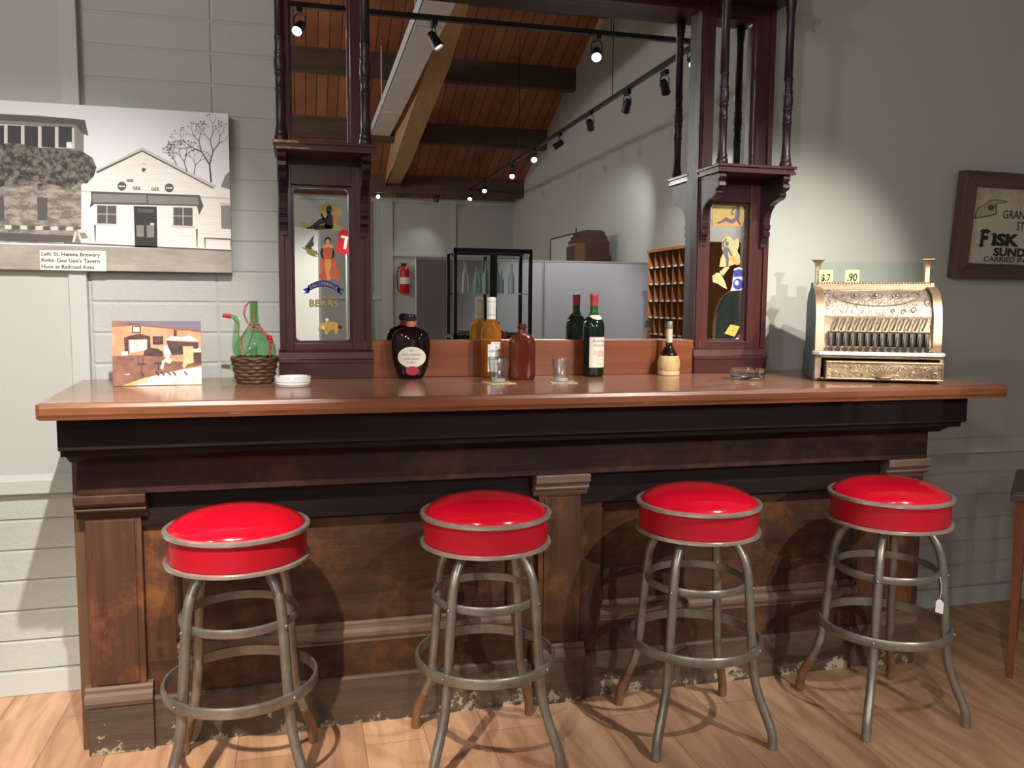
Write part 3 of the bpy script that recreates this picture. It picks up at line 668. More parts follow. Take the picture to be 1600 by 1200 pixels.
# ------------------------------------------------------------------ bottles
def rad_at(prof, z):
    for (r0, z0_), (r1, z1_) in zip(prof, prof[1:]):
        if z0_ <= z <= z1_ and z1_ > z0_: return r0 + (r1 - r0) * (z - z0_) / (z1_ - z0_)
    return prof[-1][0]
def surf(prof, sx, sy, x, z, off=.0006):
    a = rad_at(prof, z) * sx; bb_ = rad_at(prof, z) * sy; q = max(0, 1 - (x / a) ** 2)
    return (x, -bb_ * math.sqrt(q) - off, z)
def wrap_rect(b, k, prof, sx, sy, x0, x1, z0_, z1_, off=.0006, nx=14, nz=8):
    v = [surf(prof, sx, sy, x0 + (x1 - x0) * i / nx, z0_ + (z1_ - z0_) * j / nz, off) for j in range(nz + 1) for i in range(nx + 1)]
    f = [(j * (nx + 1) + i, j * (nx + 1) + i + 1, (j + 1) * (nx + 1) + i + 1, (j + 1) * (nx + 1) + i) for j in range(nz) for i in range(nx)]
    b.k = k; b.add(v, f, True)
def wrap_oval(b, k, prof, sx, sy, cx, cz, rx, rz_, off=.0006, n=32, m_=5):
    v = [surf(prof, sx, sy, cx, cz, off)]; f = []
    for j in range(1, m_ + 1):
        for i in range(n): v.append(surf(prof, sx, sy, cx + rx * j / m_ * math.cos(2 * PI * i / n), cz + rz_ * j / m_ * math.sin(2 * PI * i / n), off))
    for i in range(n): f.append((0, 1 + i, 1 + (i + 1) % n))
    for j in range(m_ - 1):
        for i in range(n): f.append((1 + j * n + i, 1 + (j + 1) * n + i, 1 + (j + 1) * n + (i + 1) % n, 1 + j * n + (i + 1) % n))
    b.k = k; b.add(v, f, True)
def wtext(b, k, s, size, prof, sx, sy, cx, z, off=.0011, **kw): put_text(b, s, size, lambda x, y: surf(prof, sx, sy, cx + x, z + y, off), k, **kw)

# big flattened oval bottle
t = thing('sherry_bottle', 'squat oval dark bottle with a cream oval label and red seal', 'bottle', (.384, 2.965, ZT), R(-10))
P = [(.034, 0), (.042, .004), (.050, .02), (.060, .05), (.066, .085), (.0680, .115), (.0672, .138), (.063, .156), (.053, .169), (.036, .178), (.020, .183), (.0145, .190), (.0145, .204)]
M().lathe(P, 40, sy=.48).build('bottle_body', black_glass_m, t, auto=80)
M().lathe([(.0152, .184), (.0156, .204), (.0156, .206)], 24).build('neck_band', mat('faded_orange_paper', (.50, .16, .08), .5), t)
b = M().lathe([(.0172, .204), (.0185, .208), (.0185, .222), (.0165, .227), (.004, .229), (.001, .229)], 24)
for i in range(16): a = 2 * PI * i / 16; b.box(.0182 * math.cos(a) - .0013, .0182 * math.cos(a) + .0013, .0182 * math.sin(a) - .0013, .0182 * math.sin(a) + .0013, .207, .222)
b.build('cap', mat('black_plastic_cap', (.015, .018, .02), .15), t)
b = M(); wrap_oval(b, 0, P, 1, .48, .004, .078, .049, .037)
b.build('label', paper_m, t)
b = M()
for s_, z_, sz in (('***', .096, .012), ('PAUL MASSON', .084, .0098), ('RARE CREAM', .069, .0092), ('SHERRY', .056, .0092)): wtext(b, 0, s_, sz, P, 1, .48, .004, z_)
b.build('lettering', inkb_m, t)
b = M(); wrap_oval(b, 0, P, 1, .48, .006, .030, .0235, .0165, off=.0014); b.build('seal', mat('crimson_seal', (.42, .035, .06), .45), t)

# whisky
t = thing('whisky_bottle', 'clear amber whisky bottle with white label, green stripe and white capsule', 'bottle', (.675, 2.965, ZT), R(8))
P = [(.030, 0), (.0355, .004), (.0365, .015), (.0365, .150), (.0355, .168), (.032, .185), (.025, .198), (.0175, .207), (.0155, .215), (.0152, .285)]
M().lathe(P, 36).build('bottle_body', amber_m, t, auto=80)
M().lathe([(.0165, .206), (.0165, .258), (.0172, .260), (.0172, .284), (.0160, .290), (.001, .291)], 28).build('capsule', wcap_m, t)
M().lathe([(.0168, .2255), (.0168, .228)], 28, cap=False).lathe([(.0175, .2745), (.0175, .2765)], 28, cap=False).build('capsule_line', mat('grey_green_ink', (.22, .38, .32), .5), t)
b = M(); wrap_rect(b, 0, P, 1, 1, -.024, .030, .024, .122); wrap_rect(b, 0, P, 1, 1, -.014, .026, .122, .131); wrap_rect(b, 1, P, 1, 1, -.024, .030, .068, .078, off=.0009)
b.build('label', [white_paper_m, green_ink_m], t)
b = M(); wtext(b, 0, "USHER'S", .0125, P, 1, 1, .003, .094); wtext(b, 1, 'GREEN STRIPE', .0070, P, 1, 1, .003, .0705); wtext(b, 2, 'IMPORTED', .0045, P, 1, 1, .006, .124); wtext(b, 2, '& Co', .006, P, 1, 1, .006, .083); wtext(b, 2, 'SCOTCH WHISKY', .0045, P, 1, 1, .003, .050); wtext(b, 2, '86 PROOF', .0036, P, 1, 1, .003, .030)
wrap_oval(b, 3, P, 1, 1, .006, .111, .006, .006, off=.001, n=10, m_=2)
b.build('lettering', [ink_m, white_paper_m, inkb_m, mat('pink_print', (.62, .45, .42), .6)], t)

# brown pocket flask
t = thing('brown_flask', 'empty brown glass pocket flask with flat rounded shoulders', 'bottle', (.763, 2.865, ZT), R(-6))
def flask(b, P, sy, n=36, pw=3.2):
    v = []; f = []
    for r_, z in P:
        e = pw if r_ > .025 else 2
        s_ = sy if r_ > .025 else (sy + (1 - sy) * min(1, (.030 - r_) / .014))
        for i in range(n):
            a = 2 * PI * i / n; ca, sa = math.cos(a), math.sin(a)
            v.append((r_ * math.copysign(abs(ca) ** (2 / e), ca), r_ * s_ * math.copysign(abs(sa) ** (2 / e), sa), z))
    for j in range(len(P) - 1):
        for i in range(n): f.append((j * n + i, j * n + (i + 1) % n, (j + 1) * n + (i + 1) % n, (j + 1) * n + i))
    f.append(tuple(reversed(range(n)))); f.append(tuple((len(P) - 1) * n + i for i in range(n)))
    b.add(v, f, True)
b = M(); flask(b, [(.042, 0), (.046, .004), (.048, .012), (.0485, .115), (.0475, .132), (.043, .146), (.034, .156), (.022, .163), (.015, .170), (.0135, .176), (.0135, .180), (.0165, .182), (.0165, .190), (.0140, .192), (.0140, .197), (.0120, .197), (.0118, .170), (.001, .168)], .46)
b.build('bottle_body', brown_glass_m, t, auto=70)
b = M(); b.box(-.0007, .0007, -.0235, -.0222, .03, .12).build('mould_seam', brown_glass_m, t)

# wine
t = thing('wine_bottle', 'dark red wine bottle with red foil and cream vineyard label', 'bottle', (1.066, 2.965, ZT), R(14))
P = [(.033, 0), (.0385, .003), (.040, .012), (.040, .180), (.0385, .196), (.034, .210), (.026, .222), (.0175, .232), (.0150, .242), (.0142, .262), (.0140, .305)]
M().lathe([p for p in P if p[1] <= .226] , 40).build('bottle_body', wine_glass_m, t, auto=80)
M().lathe([(.0222, .226), (.0175, .232), (.0150, .242), (.0142, .262), (.0142, .268)], 28).build('bottle_neck', wineneck_m, t, auto=80)
M().lathe([(.0150, .262), (.0150, .292), (.0160, .294), (.0160, .302), (.0145, .306), (.001, .307)], 28).build('foil', redcap_m, t)
b = M(); wrap_rect(b, 0, P, 1, 1, -.033, .034, .035, .147); b.build('label', paper_m, t)
v = []; nn = 12
b = M()
for j in range(3):
    for i in range(nn + 1):
        x = -.024 + .048 * i / nn; zz = .228 - .017 * math.sqrt(max(0, 1 - (x / .0255) ** 2)) * (1 - j / 2) - .000 * j
        r_ = rad_at(P, zz) + .0008; xx = max(-r_ * .97, min(r_ * .97, x * r_ / .026)); v.append((xx, -math.sqrt(max(1e-6, r_ * r_ - xx * xx)), zz))
b.add(v, [(j * (nn + 1) + i, j * (nn + 1) + i + 1, (j + 1) * (nn + 1) + i + 1, (j + 1) * (nn + 1) + i) for j in range(2) for i in range(nn)], True)
b.build('neck_label', paper_m, t)
b = M(); wtext(b, 0, 'Beaulieu', .0165, P, 1, 1, .000, .128, shear=.4); wtext(b, 0, 'Vineyard', .0165, P, 1, 1, .004, .112, shear=.4)
wrap_rect(b, 1, P, 1, 1, -.008, .026, .074, .098, off=.0009, nx=8, nz=3); wrap_rect(b, 2, P, 1, 1, -.020, -.010, .082, .096, off=.0009, nx=3, nz=3)
wtext(b, 2, 'NAPA VALLEY', .0060, P, 1, 1, .003, .063); wtext(b, 2, 'BURGUNDY', .0045, P, 1, 1, .003, .055); wtext(b, 0, 'CALIFORNIA', .0052, P, 1, 1, .003, .046)
b.build('lettering', [inkb_m, mat('pink_vignette', (.68, .33, .28), .6, 0, (.72, .58, .50), 80), mat('sepia_vignette', (.45, .38, .27), .6, 0, (.65, .58, .48), 90)], t)

# small straw flask
t = thing('straw_flask', 'small dark wine flask in a straw basket with pale neck band', 'bottle', (1.372, 2.965, ZT), R(12))
P = [(.036, .012), (.041, .03), (.042, .045), (.040, .062), (.034, .075), (.028, .086), (.020, .100), (.0135, .115), (.0115, .130), (.0112, .200)]
M().lathe([(.034, .055), (.034, .075), (.028, .086), (.020, .100), (.0135, .115), (.0115, .130), (.0112, .180)], 28).build('bottle_body', black_glass_m, t, auto=80)
b = M(); n_ = 40; Q = [(.030, .006), (.038, .012), (.0415, .03), (.0425, .045), (.040, .062), (.036, .074), (.033, .075)]
v = []; f = []
for r_, z in Q:
    for i in range(n_): a = 2 * PI * i / n_; k_ = r_ + (.0010 if i % 2 else 0); v.append((k_ * math.cos(a), k_ * math.sin(a), z))
for j in range(len(Q) - 1):
    for i in range(n_): f.append((j * n_ + i, j * n_ + (i + 1) % n_, (j + 1) * n_ + (i + 1) % n_, (j + 1) * n_ + i))
f.append(tuple(reversed(range(n_)))); b.add(v, f, True); b.build('straw_basket', straw_m, t, auto=80)
M().hoop((0, 0, .0085), .036, .012, .017, 32).build('straw_foot', mat('pale_straw', (.66, .52, .30), .7, 0, (.5, .36, .18), 60, bump=.5), t)
M().lathe([(.0122, .125), (.0122, .178)], 24, cap=False).build('neck_band', mat('yellowed_paper', (.62, .55, .42), .6, 0, (.42, .33, .20), 60), t)
M().lathe([(.0130, .176), (.0135, .180), (.0135, .200), (.0115, .205), (.001, .205)], 24).build('cap', mat('grey_olive_foil', (.20, .19, .16), .4, .4), t)

# tumblers on coasters
def tumbler():
    t = thing('shot_tumbler', '', 'glass', (0, 0, 0))
    b = M(); n = 30; v = []; f = []
    Q = [(.0245, 0, 0), (.0255, .004, 1), (.030, .035, 1), (.0335, .058, 0), (.0365, .078, 0), (.0350, .078, 0), (.032, .057, 0), (.0285, .035, 0), (.0240, .016, 0), (.0001, .014, 0)]
    for r_, z, fl in Q:
        for i in range(n):
            a = 2 * PI * i / n; k_ = r_ * (1 - (.045 if (fl and i % 3 == 0) else 0)); v.append((k_ * math.cos(a), k_ * math.sin(a), z))
    for j in range(len(Q) - 1):
        for i in range(n): f.append((j * n + i, j * n + (i + 1) % n, (j + 1) * n + (i + 1) % n, (j + 1) * n + i))
    f.append(tuple(reversed(range(n)))); b.add(v, f, True); b.build('glass_wall', tumbler_m, t, auto=25)
    M().lathe([(.0235, .0006), (.0240, .006), (.0225, .013), (.0001, .0135)], 30).build('glass_base', mat('frosty_glass_base', (.85, .87, .87), .12, 0, trans=.6, ior=1.4), t)
    return t
g1 = tumbler(); g2 = copy_tree(g1)
g1.location = (.655, 2.765, ZT + .0031); g1['label'] = 'empty fluted tumbler in front of the amber whisky bottle'; g2.location = (.876, 2.755, ZT + .0031); g2['label'] = 'empty fluted tumbler between the brown flask and the wine bottle'
for o_ in (g1, g2): o_['group'] = 'tumblers on the bar'
for (x, y, rz, lab) in ((.652, 2.752, R(12), 'square yellowed paper coaster under the tumbler by the whisky bottle'), (.876, 2.742, R(-8), 'square yellowed paper coaster under the tumbler left of the wine bottle')):
    o_ = M().box(-.046, .046, -.046, .046, 0, .0025).build('coaster', mat('coaster_card', (.68, .56, .36), .6, 0, (.50, .34, .16), 25), loc=(x, y, ZT + .0002), rz=rz, bevel=.001)
    tag(o_, lab if 'left of' not in lab else 'square yellowed paper coaster under the tumbler beside the wine bottle', 'coaster', 'coasters on the bar')

# ashtrays
def ashtray(name, label, loc, r_, h, mt, rz=0):
    t = thing(name, label, 'ashtray', loc, rz); n = 60; v = []; f = []
    Q = [(r_ * .86, 0), (r_ * .90, .002), (r_ * .97, h * .3), (r_ * .95, h * .42), (r_ * 1.0, h * .5), (r_, h), (r_ * .86, h), (r_ * .78, h * .35), (.0001, h * .3)]
    for j, (q, z) in enumerate(Q):
        for i in range(n):
            zz = z
            if z > h * .9 and (i % 20) in (4, 5): zz = h * .62
            a = 2 * PI * i / n; v.append((q * math.cos(a), q * math.sin(a), zz))
    for j in range(len(Q) - 1):
        for i in range(n): f.append((j * n + i, j * n + (i + 1) % n, (j + 1) * n + (i + 1) % n, (j + 1) * n + i))
    f.append(tuple(reversed(range(n)))); M().add(v, f, True).build('ashtray_bowl', mt, t, auto=30); return t
ashtray('white_ashtray', 'round white ceramic ashtray beside the wicker demijohn', (-.020, 2.765, ZT + .0003), .056, .032, white_m, R(0))
ashtray('glass_ashtray', 'round clear glass ashtray near the foot of the cash register', (1.576, 2.735, ZT + .0003), .062, .040, glass_m, R(8))

# ------------------------------------------------------------------ demijohn with spout in a basket
t = thing('spouted_wine_jug', 'green glass wine jug with side spout and red cords in a brown wicker basket', 'jug', (-.142, 2.90, ZT))
M().lathe([(.050, .012), (.062, .04), (.0655, .085), (.066, .105), (.062, .128), (.052, .148), (.038, .164), (.026, .178), (.0195, .186), (.017, .194), (.0145, .205), (.0135, .240), (.0135, .270), (.0110, .270), (.0105, .20), (.0001, .19)], 40).build('glass_body', green_glass_m, t, auto=80)
sp = [(-.052, -.010, .085), (-.058, -.014, .12), (-.057, -.016, .155), (-.053, -.017, .185), (-.052, -.018, .202), (-.058, -.019, .215), (-.068, -.019, .220), (-.076, -.019, .2195)]
M().tube(sp, [.011, .0125, .0105, .009, .0085, .0078, .007, .0065], 12).build('spout', green_glass_m, t, auto=80)
M().tube([(-.070, -.019, .220), (-.082, -.020, .2215), (-.096, -.020, .223)], [.0078, .007, .0066], 10).build('spout_tip', cord_m, t)
b = M(); n = 36; rows = 7
for j in range(rows):
    z = .007 + j * .0115; rb = .0545 + .0165 * (z / .085)
    pts = [((rb + .0028 * math.cos(n / 4 * a * 1 + PI * j)) * math.cos(a), (rb + .0028 * math.cos(n / 4 * a + PI * j)) * math.sin(a), z) for a in [2 * PI * i / 72 for i in range(72)]]
    b.tube(pts, .0060, 6, closed=True)
for i in range(18):
    a = 2 * PI * i / 18; b.tube([(.0525 * math.cos(a), .0525 * math.sin(a), .001), (.070 * math.cos(a), .070 * math.sin(a), .086)], .0030, 5)
b.tube([(.073 * math.cos(a), .073 * math.sin(a), .083 + .002 * math.sin(9 * a)) for a in [2 * PI * i / 60 for i in range(60)]], .0055, 6, closed=True)
b.lathe([(.0001, .002), (.052, .002), (.052, .006), (.0001, .006)], 30)
b.build('wicker_basket', wicker_m, t)
b = M(); body = [(.050, .012), (.062, .04), (.0655, .085), (.066, .105), (.062, .128), (.052, .148), (.038, .164), (.026, .178), (.0195, .186), (.017, .194)]
def bp_(a, z, off=.0018): r_ = rad_at(body, z) + off; return (r_ * math.cos(a), r_ * math.sin(a), z)
kn = (0, -.019, .186)
for i in range(6):
    a0 = -PI / 2 + i * PI / 3
    b.tube([bp_(a0 + (1 if i % 2 else -1) * PI / 6 * t_, .188 - .103 * t_) for t_ in (0, .2, .4, .6, .8, 1)], .0009, 5)
b.tube([(.0185 * math.cos(a), .0185 * math.sin(a), .192) for a in [2 * PI * i / 24 for i in range(24)]], .002, 6, closed=True)
b.tube([(0, -.020, .188), (-.018, -.022, .200), (-.028, -.022, .225), (-.024, -.02, .250), (-.012, -.016, .268), (-.002, -.015, .270), (.000, -.0155, .255), (.002, -.017, .215), (0, -.020, .190)], .0016, 6)
b.tube([(0, -.021, .188), (-.022, -.023, .202), (-.032, -.023, .228), (-.026, -.021, .254), (-.010, -.016, .271)], .0014, 6)
b.tube([(-.064, -.022, .215), (-.045, -.020, .190), (-.048, -.026, .165), (-.040, -.045, .14), (-.030, -.060, .10)], .0013, 5)
b.sph((0, -.021, .188), .006, 8); b.sph((.050, -.035, .150), .009, 10); b.sph((.054, -.032, .140), .007, 10); b.sph((.045, -.040, .156), .006, 8)
b.tube([(.002, -.02, .188), (.030, -.036, .170), (.048, -.038, .150), (.052, -.042, .12), (.050, -.045, .09)], .0024, 6)
b.build('red_cord', cord_m, t)

# ------------------------------------------------------------------ small standing photograph
def skewp(o): return o
t = thing('snapshot_print', 'small sepia print of a bar interior, propped on the counter by the jug', 'photograph', (-.437, 2.86, ZT + .001), R(3))
tilt = R(-8)
def tp(x, z, lay=0):
    y0 = -.0045 - lay * .00025
    return (x, y0 * math.cos(tilt) - z * math.sin(tilt) , z * math.cos(tilt) + y0 * math.sin(tilt))
WS, HS = .262, .205
b = M(); b.T = Matrix.Rotation(tilt, 4, 'X'); b.box(-WS / 2, WS / 2, -.004, .004, 0, HS); b.build('foam_board', mat('blue_grey_board_edge', (.30, .31, .38), .6), t)
b = M().prism([(.004 + .0, .004), (.06, .001), (.062, .001), (.03, .14), (.024, .14)], 'x', -.03, .03); b.build('prop_stand', white_paper_m, t)
b = M(); b.T = Matrix.Rotation(tilt, 4, 'X')
def ph(k, pts, lay):
    b.k = k; b.add([(-WS / 2 + p[0] * WS, -.0042 - lay * .00022, HS * p[1]) for p in pts], [tuple(range(len(pts)))], False)
pm = [mat('print_amber', lin((222, 170, 128)), .35, 0, lin((190, 130, 95)), 14), mat('print_brown', lin((120, 78, 66)), .35, 0, lin((160, 110, 88)), 24), mat('print_dark', lin((52, 36, 42)), .35, 0, lin((96, 64, 58)), 40), mat('print_white', lin((250, 240, 220)), .35, 0, lin((236, 200, 160)), 30, lo=.5, hi=.72), mat('print_grey', lin((120, 112, 128)), .35), mat('print_gold', lin((240, 205, 150)), .35, 0, lin((215, 165, 115)), 30)]
ph(0, [(0, 0), (1, 0), (1, 1), (0, 1)], 0)
ph(4, [(0, 1), (1, 1), (1, .86), (.6, .90), (.2, .96), (0, .9)], 1); ph(1, [(0, .9), (.22, .93), (.62, .88), (1, .82), (1, .86), (.6, .90), (.2, .97), (0, 1)], 2)
ph(1, [(0, 0), (0, .46), (.30, .47), (.55, .46), (.62, .38), (.75, .36), (1, .36), (1, .30), (.80, .25), (.62, .20), (.40, .13), (.2, .04), (.15, 0)], 1)
ph(3, [(.25, .0), (1, .0), (1, .28), (.82, .24), (.62, .19), (.42, .13)], 2); ph(5, [(.1, 0), (.28, 0), (.45, .13), (.36, .12)], 2)
ph(2, [(.13, .74), (.20, .77), (.30, .80), (.42, .76), (.43, .50), (.39, .50), (.39, .72), (.18, .71), (.18, .49), (.14, .49)], 2)
ph(3, [(.20, .51), (.26, .51), (.26, .70), (.19, .70)], 3); ph(3, [(.27, .52), (.38, .55), (.38, .70), (.27, .70)], 3); ph(2, [(.22, .81), (.32, .81), (.32, .92), (.22, .92)], 3); ph(3, [(.235, .83), (.305, .83), (.305, .905), (.235, .905)], 4)
ph(2, [(.45, .63), (.57, .63), (.57, .76), (.45, .76)], 3); ph(2, [(.60, .69), (.97, .66), (.97, .58), (.93, .54), (.90, .48), (.64, .46), (.62, .62)], 2); ph(2, [(.69, .76), (.725, .76), (.725, .86), (.69, .86)], 3)
ph(3, [(.60, .71), (.66, .76), (.78, .74), (.86, .77), (.97, .70), (.97, .68), (.60, .70)], 3)
ph(2, [(.34, .46), (.36, .55), (.42, .58), (.50, .57), (.56, .52), (.57, .44)], 3)
ph(3, [(.57, .60), (.61, .62), (.64, .54), (.66, .48), (.63, .44), (.67, .38), (.64, .33), (.58, .36), (.56, .24), (.53, .26), (.55, .37), (.60, .42), (.58, .50)], 4)
ph(5, [(.79, .60), (.91, .60), (.91, .34), (.84, .32), (.80, .24), (.78, .30), (.80, .38)], 4)
ph(2, [(.90, .50), (1, .50), (1, .32), (.92, .33)], 3); ph(3, [(.88, .56), (1, .56), (1, .51), (.90, .51)], 3); ph(3, [(.10, .46), (.11, .52), (.17, .53), (.17, .47)], 3)
for x in (.28, .33): ph(2, [(x, .45), (x + .008, .45), (x + .014, .34), (x + .006, .34)], 4)
ph(2, [(.28, .34), (.37, .34), (.37, .315), (.28, .315)], 4); ph(2, [(.318, .32), (.328, .32), (.326, .14), (.316, .14)], 4)
for x in (.30, .47, .53, .60, .66, .79): ph(2, [(x, .20), (x + .03, .16), (x + .04, .12), (x + .05, .16), (x + .02, .21)], 4)
ph(2, [(.47, .36), (.56, .35), (.56, .32), (.47, .33)], 4); ph(2, [(.505, .33), (.515, .33), (.51, .2), (.50, .2)], 4)
ph(3, [(.12, .17), (.19, .19), (.18, .165)], 4)
b.build('print_surface', pm, t)

# ------------------------------------------------------------------ big wall photograph of the tavern
cw, ch_ = 1.10, .535; CX0, CZ0 = -1.32, 1.457
t = thing('tavern_photograph', 'large black and white photograph of a stone brewery and white tavern on the wall', 'photograph', (CX0 + cw / 2, YW, CZ0))
M().box(-cw / 2, cw / 2, -.045, -.014, 0, ch_).build('canvas_board', mat('canvas_edge', (.66, .65, .64), .6), t)
M().box(-.3, .3, -.014, -.0, .1, .42).build('hanging_batten', white_paper_m, t)
# drawn from photograph pixels: map the pixel grid of the print's visible part to its plane
YC_ = YW - .045
def cpx(x, y): d = RT * ((x - 800) / 1312.56) - UP * ((y - 600) / 1312.56) + F; s = YC_ / d.y; return (d.x * s - (CX0 + cw / 2), HC + d.z * s - CZ0)
cm = [mat('print_sky', (.80, .81, .85), .5), mat('print_white_clapboard', (.86, .84, .80), .5, 0, (.76, .735, .69), 6, (1, 1, 30)), mat('print_stone', (.15, .13, .105), .5, 0, (.36, .32, .27), 34, (1, 1, 2.2), lo=.4, hi=.6),
      mat('print_ivy', (.022, .019, .016), .5, 0, (.20, .175, .145), 60, lo=.42, hi=.62), mat('print_black', (.022, .020, .018), .5), mat('print_street', (.30, .265, .225), .5, 0, (.42, .38, .33), 7, (1, 1, 3)),
      mat('print_midgrey', (.22, .205, .19), .5), mat('print_darkgrey', (.085, .078, .070), .5), mat('print_lightgrey', (.60, .58, .54), .5), mat('print_caption', (.74, .73, .64), .5)]
b = M()
def cp(k, pts, lay, raw=False):
    if isinstance(pts, str): pts = [cpx(float(a.split(',')[0]), float(a.split(',')[1])) for a in pts.split()]
    b.k = k; b.add([(max(-cw / 2, min(cw / 2, p[0])), -.0452 - lay * .00022, max(0, min(ch_, p[1]))) for p in pts], [tuple(range(len(pts)))], False)
cp(0, [(-cw / 2, 0), (cw / 2, 0), (cw / 2, ch_), (-cw / 2, ch_)], 0)
cp(5, '-170,372 0,381 362,391 363,440 -170,440', 1)
cp(2, '-170,168 0,180 131,187 130,382 -170,375', 1)                      # brewery mass
cp(7, '-170,166 0,178 60,181 120,186 133,188 138,212 127,208 119,195 0,188 -170,178', 3)  # roof edge
cp(6, '-170,178 0,187 119,195 128,208 131,235 114,232 -170,225', 2)
cp(8, '-170,184 0,194 116,200 117,232 -170,226', 3)
for i in range(-4, 4):
    x0 = 12 + i * 26.5; cp(4, f'{x0},{196+i*.5} {x0+21},{197+i*.5} {x0+21},{231+i*.3} {x0},{229+i*.3}', 4)
cp(0, '104,222 112,222 113,232 104,231', 5)
cp(3, '-170,222 0,226 20,222 60,231 110,233 131,238 145,247 151,262 147,275 136,287 123,285 110,296 96,292 80,287 60,284 40,290 20,288 0,292 -170,285', 5)
cp(3, '58,287 72,286 74,296 60,297', 5)
for pts in ('0,306 6,306 7,344 0,344', '58,308 74,309 74,344 59,344'): cp(7, pts, 4)
cp(7, '-170,362 0,363 60,366 116,368 112,378 60,378 0,376 -170,374', 5)
for i in range(10): cp(7 if i % 2 else 8, f'{8+i*12},{352+i*.3} {18+i*12},{352+i*.3} {18+i*12},{358+i*.3} {8+i*12},{358+i*.3}', 5)
cp(1, '127,289 150,270 153,265 222,232 338,291 362,296 363,391 127,382', 2)  # tavern
cp(8, '150,266 222,230 338,290 335,294 222,236 153,270', 4); cp(7, '150,268.5 222,234.5 334,293.5 333,295 222,237 152,271', 5)
cp(8, '127,297 363,309 363,312 127,300', 4)
for i in range(22):
    yy = 301 + i * 3.7
    if yy < 382: cp(8, f'128,{yy} 362,{yy+9-i*.25} 362,{yy+9.35-i*.25} 128,{yy+.35}', 3)
cp(1, '199,287 257,289 257,298 199,297', 5)
cp(7, '142,299 312,305 318,322 311,336 308,322 148,319 140,325 143,312', 6); cp(6, '144,303 228,305 229,317 146,316', 7); cp(6, '231,306 309,308 311,320 232,318', 7)
for x, y in ((190.5, 291), (264.5, 293.5)):
    cp(7, [cpx(x + 7 * math.cos(a * PI / 8), y + 7 * math.sin(a * PI / 8)) for a in range(16)], 6); cp(8, f'{x-5},{y-1} {x+5},{y-1} {x+5},{y+1.5} {x-5},{y+1.5}', 7)
for x0, y0_ in ((152, 321), (271, 324)): cp(7, f'{x0},{y0_} {x0+30},{y0_+.6} {x0+30},{y0_+29} {x0},{y0_+28}', 6); cp(8, f'{x0+14.6},{y0_} {x0+15.8},{y0_} {x0+15.8},{y0_+28} {x0+14.6},{y0_+28}', 7); cp(8, f'{x0},{y0_+13} {x0+30},{y0_+13.4} {x0+30},{y0_+14.3} {x0},{y0_+14}', 7); cp(8, f'{x0-3},{y0_+28.5} {x0+34},{y0_+30} {x0+34},{y0_+32} {x0-3},{y0_+31}', 7)
cp(4, '209,322 245,323 246,387 211,386', 6); cp(7, '215,326 240,327 240,333 215,332', 7); cp(6, '213,352 225,352 225,370 214,370', 7); cp(6, '229,352 241,352 241,371 230,371', 7); cp(8, '235,348.5 241,348.5 241,352 235,352', 8)
cp(6, '345,321 361,321 361,358 346,357', 6); cp(8, '342,317 362,317 362,320 342,320', 7); cp(6, '345,292 352,274 359,268 360,296', 4)
cp(7, '222,262 229,264 225,269 222,268', 6); cp(8, '223,254 229,255 229,258 223,257', 6); cp(6, '198,280 209,280 208,285 198,284', 6)
cp(7, '100,378.5 363,390.5 363,392.5 100,380.5', 6)
for pts in ('113,378 118,359 121,360 117,379', '118,359 133,358 145,377 141,378 133,364 121,364', '121,363 127,380 130,379 124,363'): cp(8, pts, 7)
cp(6, '121,361 134,360 140,372 126,373', 6)
for pts in ('147,352 150,352 149.5,378 148.5,378', '306,358 309,358 308.5,386 307.5,386', '319,371 361,373 361,389 360,389 360,375 321,373 321,388 320,388'): cp(7, pts, 7)
random.seed(3)
def branch(x, y, a, L, w_, d):
    x2, y2 = x + L * math.cos(a), y - L * math.sin(a); nx_, ny_ = math.sin(a) * w_ / 2, math.cos(a) * w_ / 2
    if x2 < 358: cp(7 if d > 2 else 6, f'{x-nx_},{y-ny_} {x+nx_},{y+ny_} {x2+nx_*.7},{y2+ny_*.7} {x2-nx_*.7},{y2-ny_*.7}', 6)
    if d > 0 and x2 < 356:
        for s_ in (-1, 1): branch(x2, y2, a + s_ * random.uniform(.25, .6), L * random.uniform(.62, .85), w_ * .7, d - 1)
    elif x2 < 355 and random.random() < .7: cp(6, f'{x2-1.6},{y2} {x2},{y2-1.3} {x2+1.7},{y2} {x2},{y2+1.2}', 6)
branch(330, 285, R(95), 28, 3.2, 6); branch(292, 268, R(105), 16, 1.8, 5); branch(276, 258, R(115), 12, 1.5, 4); branch(303, 272, R(80), 14, 1.5, 4)
b.build('print_surface', cm, t)
b = M()
c_ = cpx(228, 297)
for s_, xx in (('GEE', 213.5), ('GEE', 242.5)):
    c1 = cpx(xx, 296.5 + (xx - 213) * .03); put_text(b, s_, .0145, lambda x, y: (c1[0] + x, -.0474, c1[1] + y), 0, bold=.0002)
b.build('sign_lettering', ink_m, t)
# caption slip
cq = [cpx(x, y) for x, y in ((62, 391), (165.5, 392), (166.5, 424), (63.5, 421.5))]
b = M(); b.add([(p[0], -.0472, p[1]) for p in cq] + [(p[0], -.0465, p[1]) for p in cq], [(0, 1, 2, 3), (7, 6, 5, 4), (0, 4, 5, 1), (1, 5, 6, 2), (2, 6, 7, 3), (3, 7, 4, 0)], False)
b.k = 1
for s_, yy in (('Left: St. Helena Brewery', 399.3), ("Right: Gee Gee's Tavern", 409.2), ('Hunt at Railroad Aves', 419)):
    c1 = cpx(64.8, yy); put_text(b, s_, .0168, lambda x, y: (c1[0] + x, -.0475, c1[1] + y), 1, bold=.0003, align='LEFT', sx=1.06)
b.build('caption_slip', [cm[9], ink_m], t)

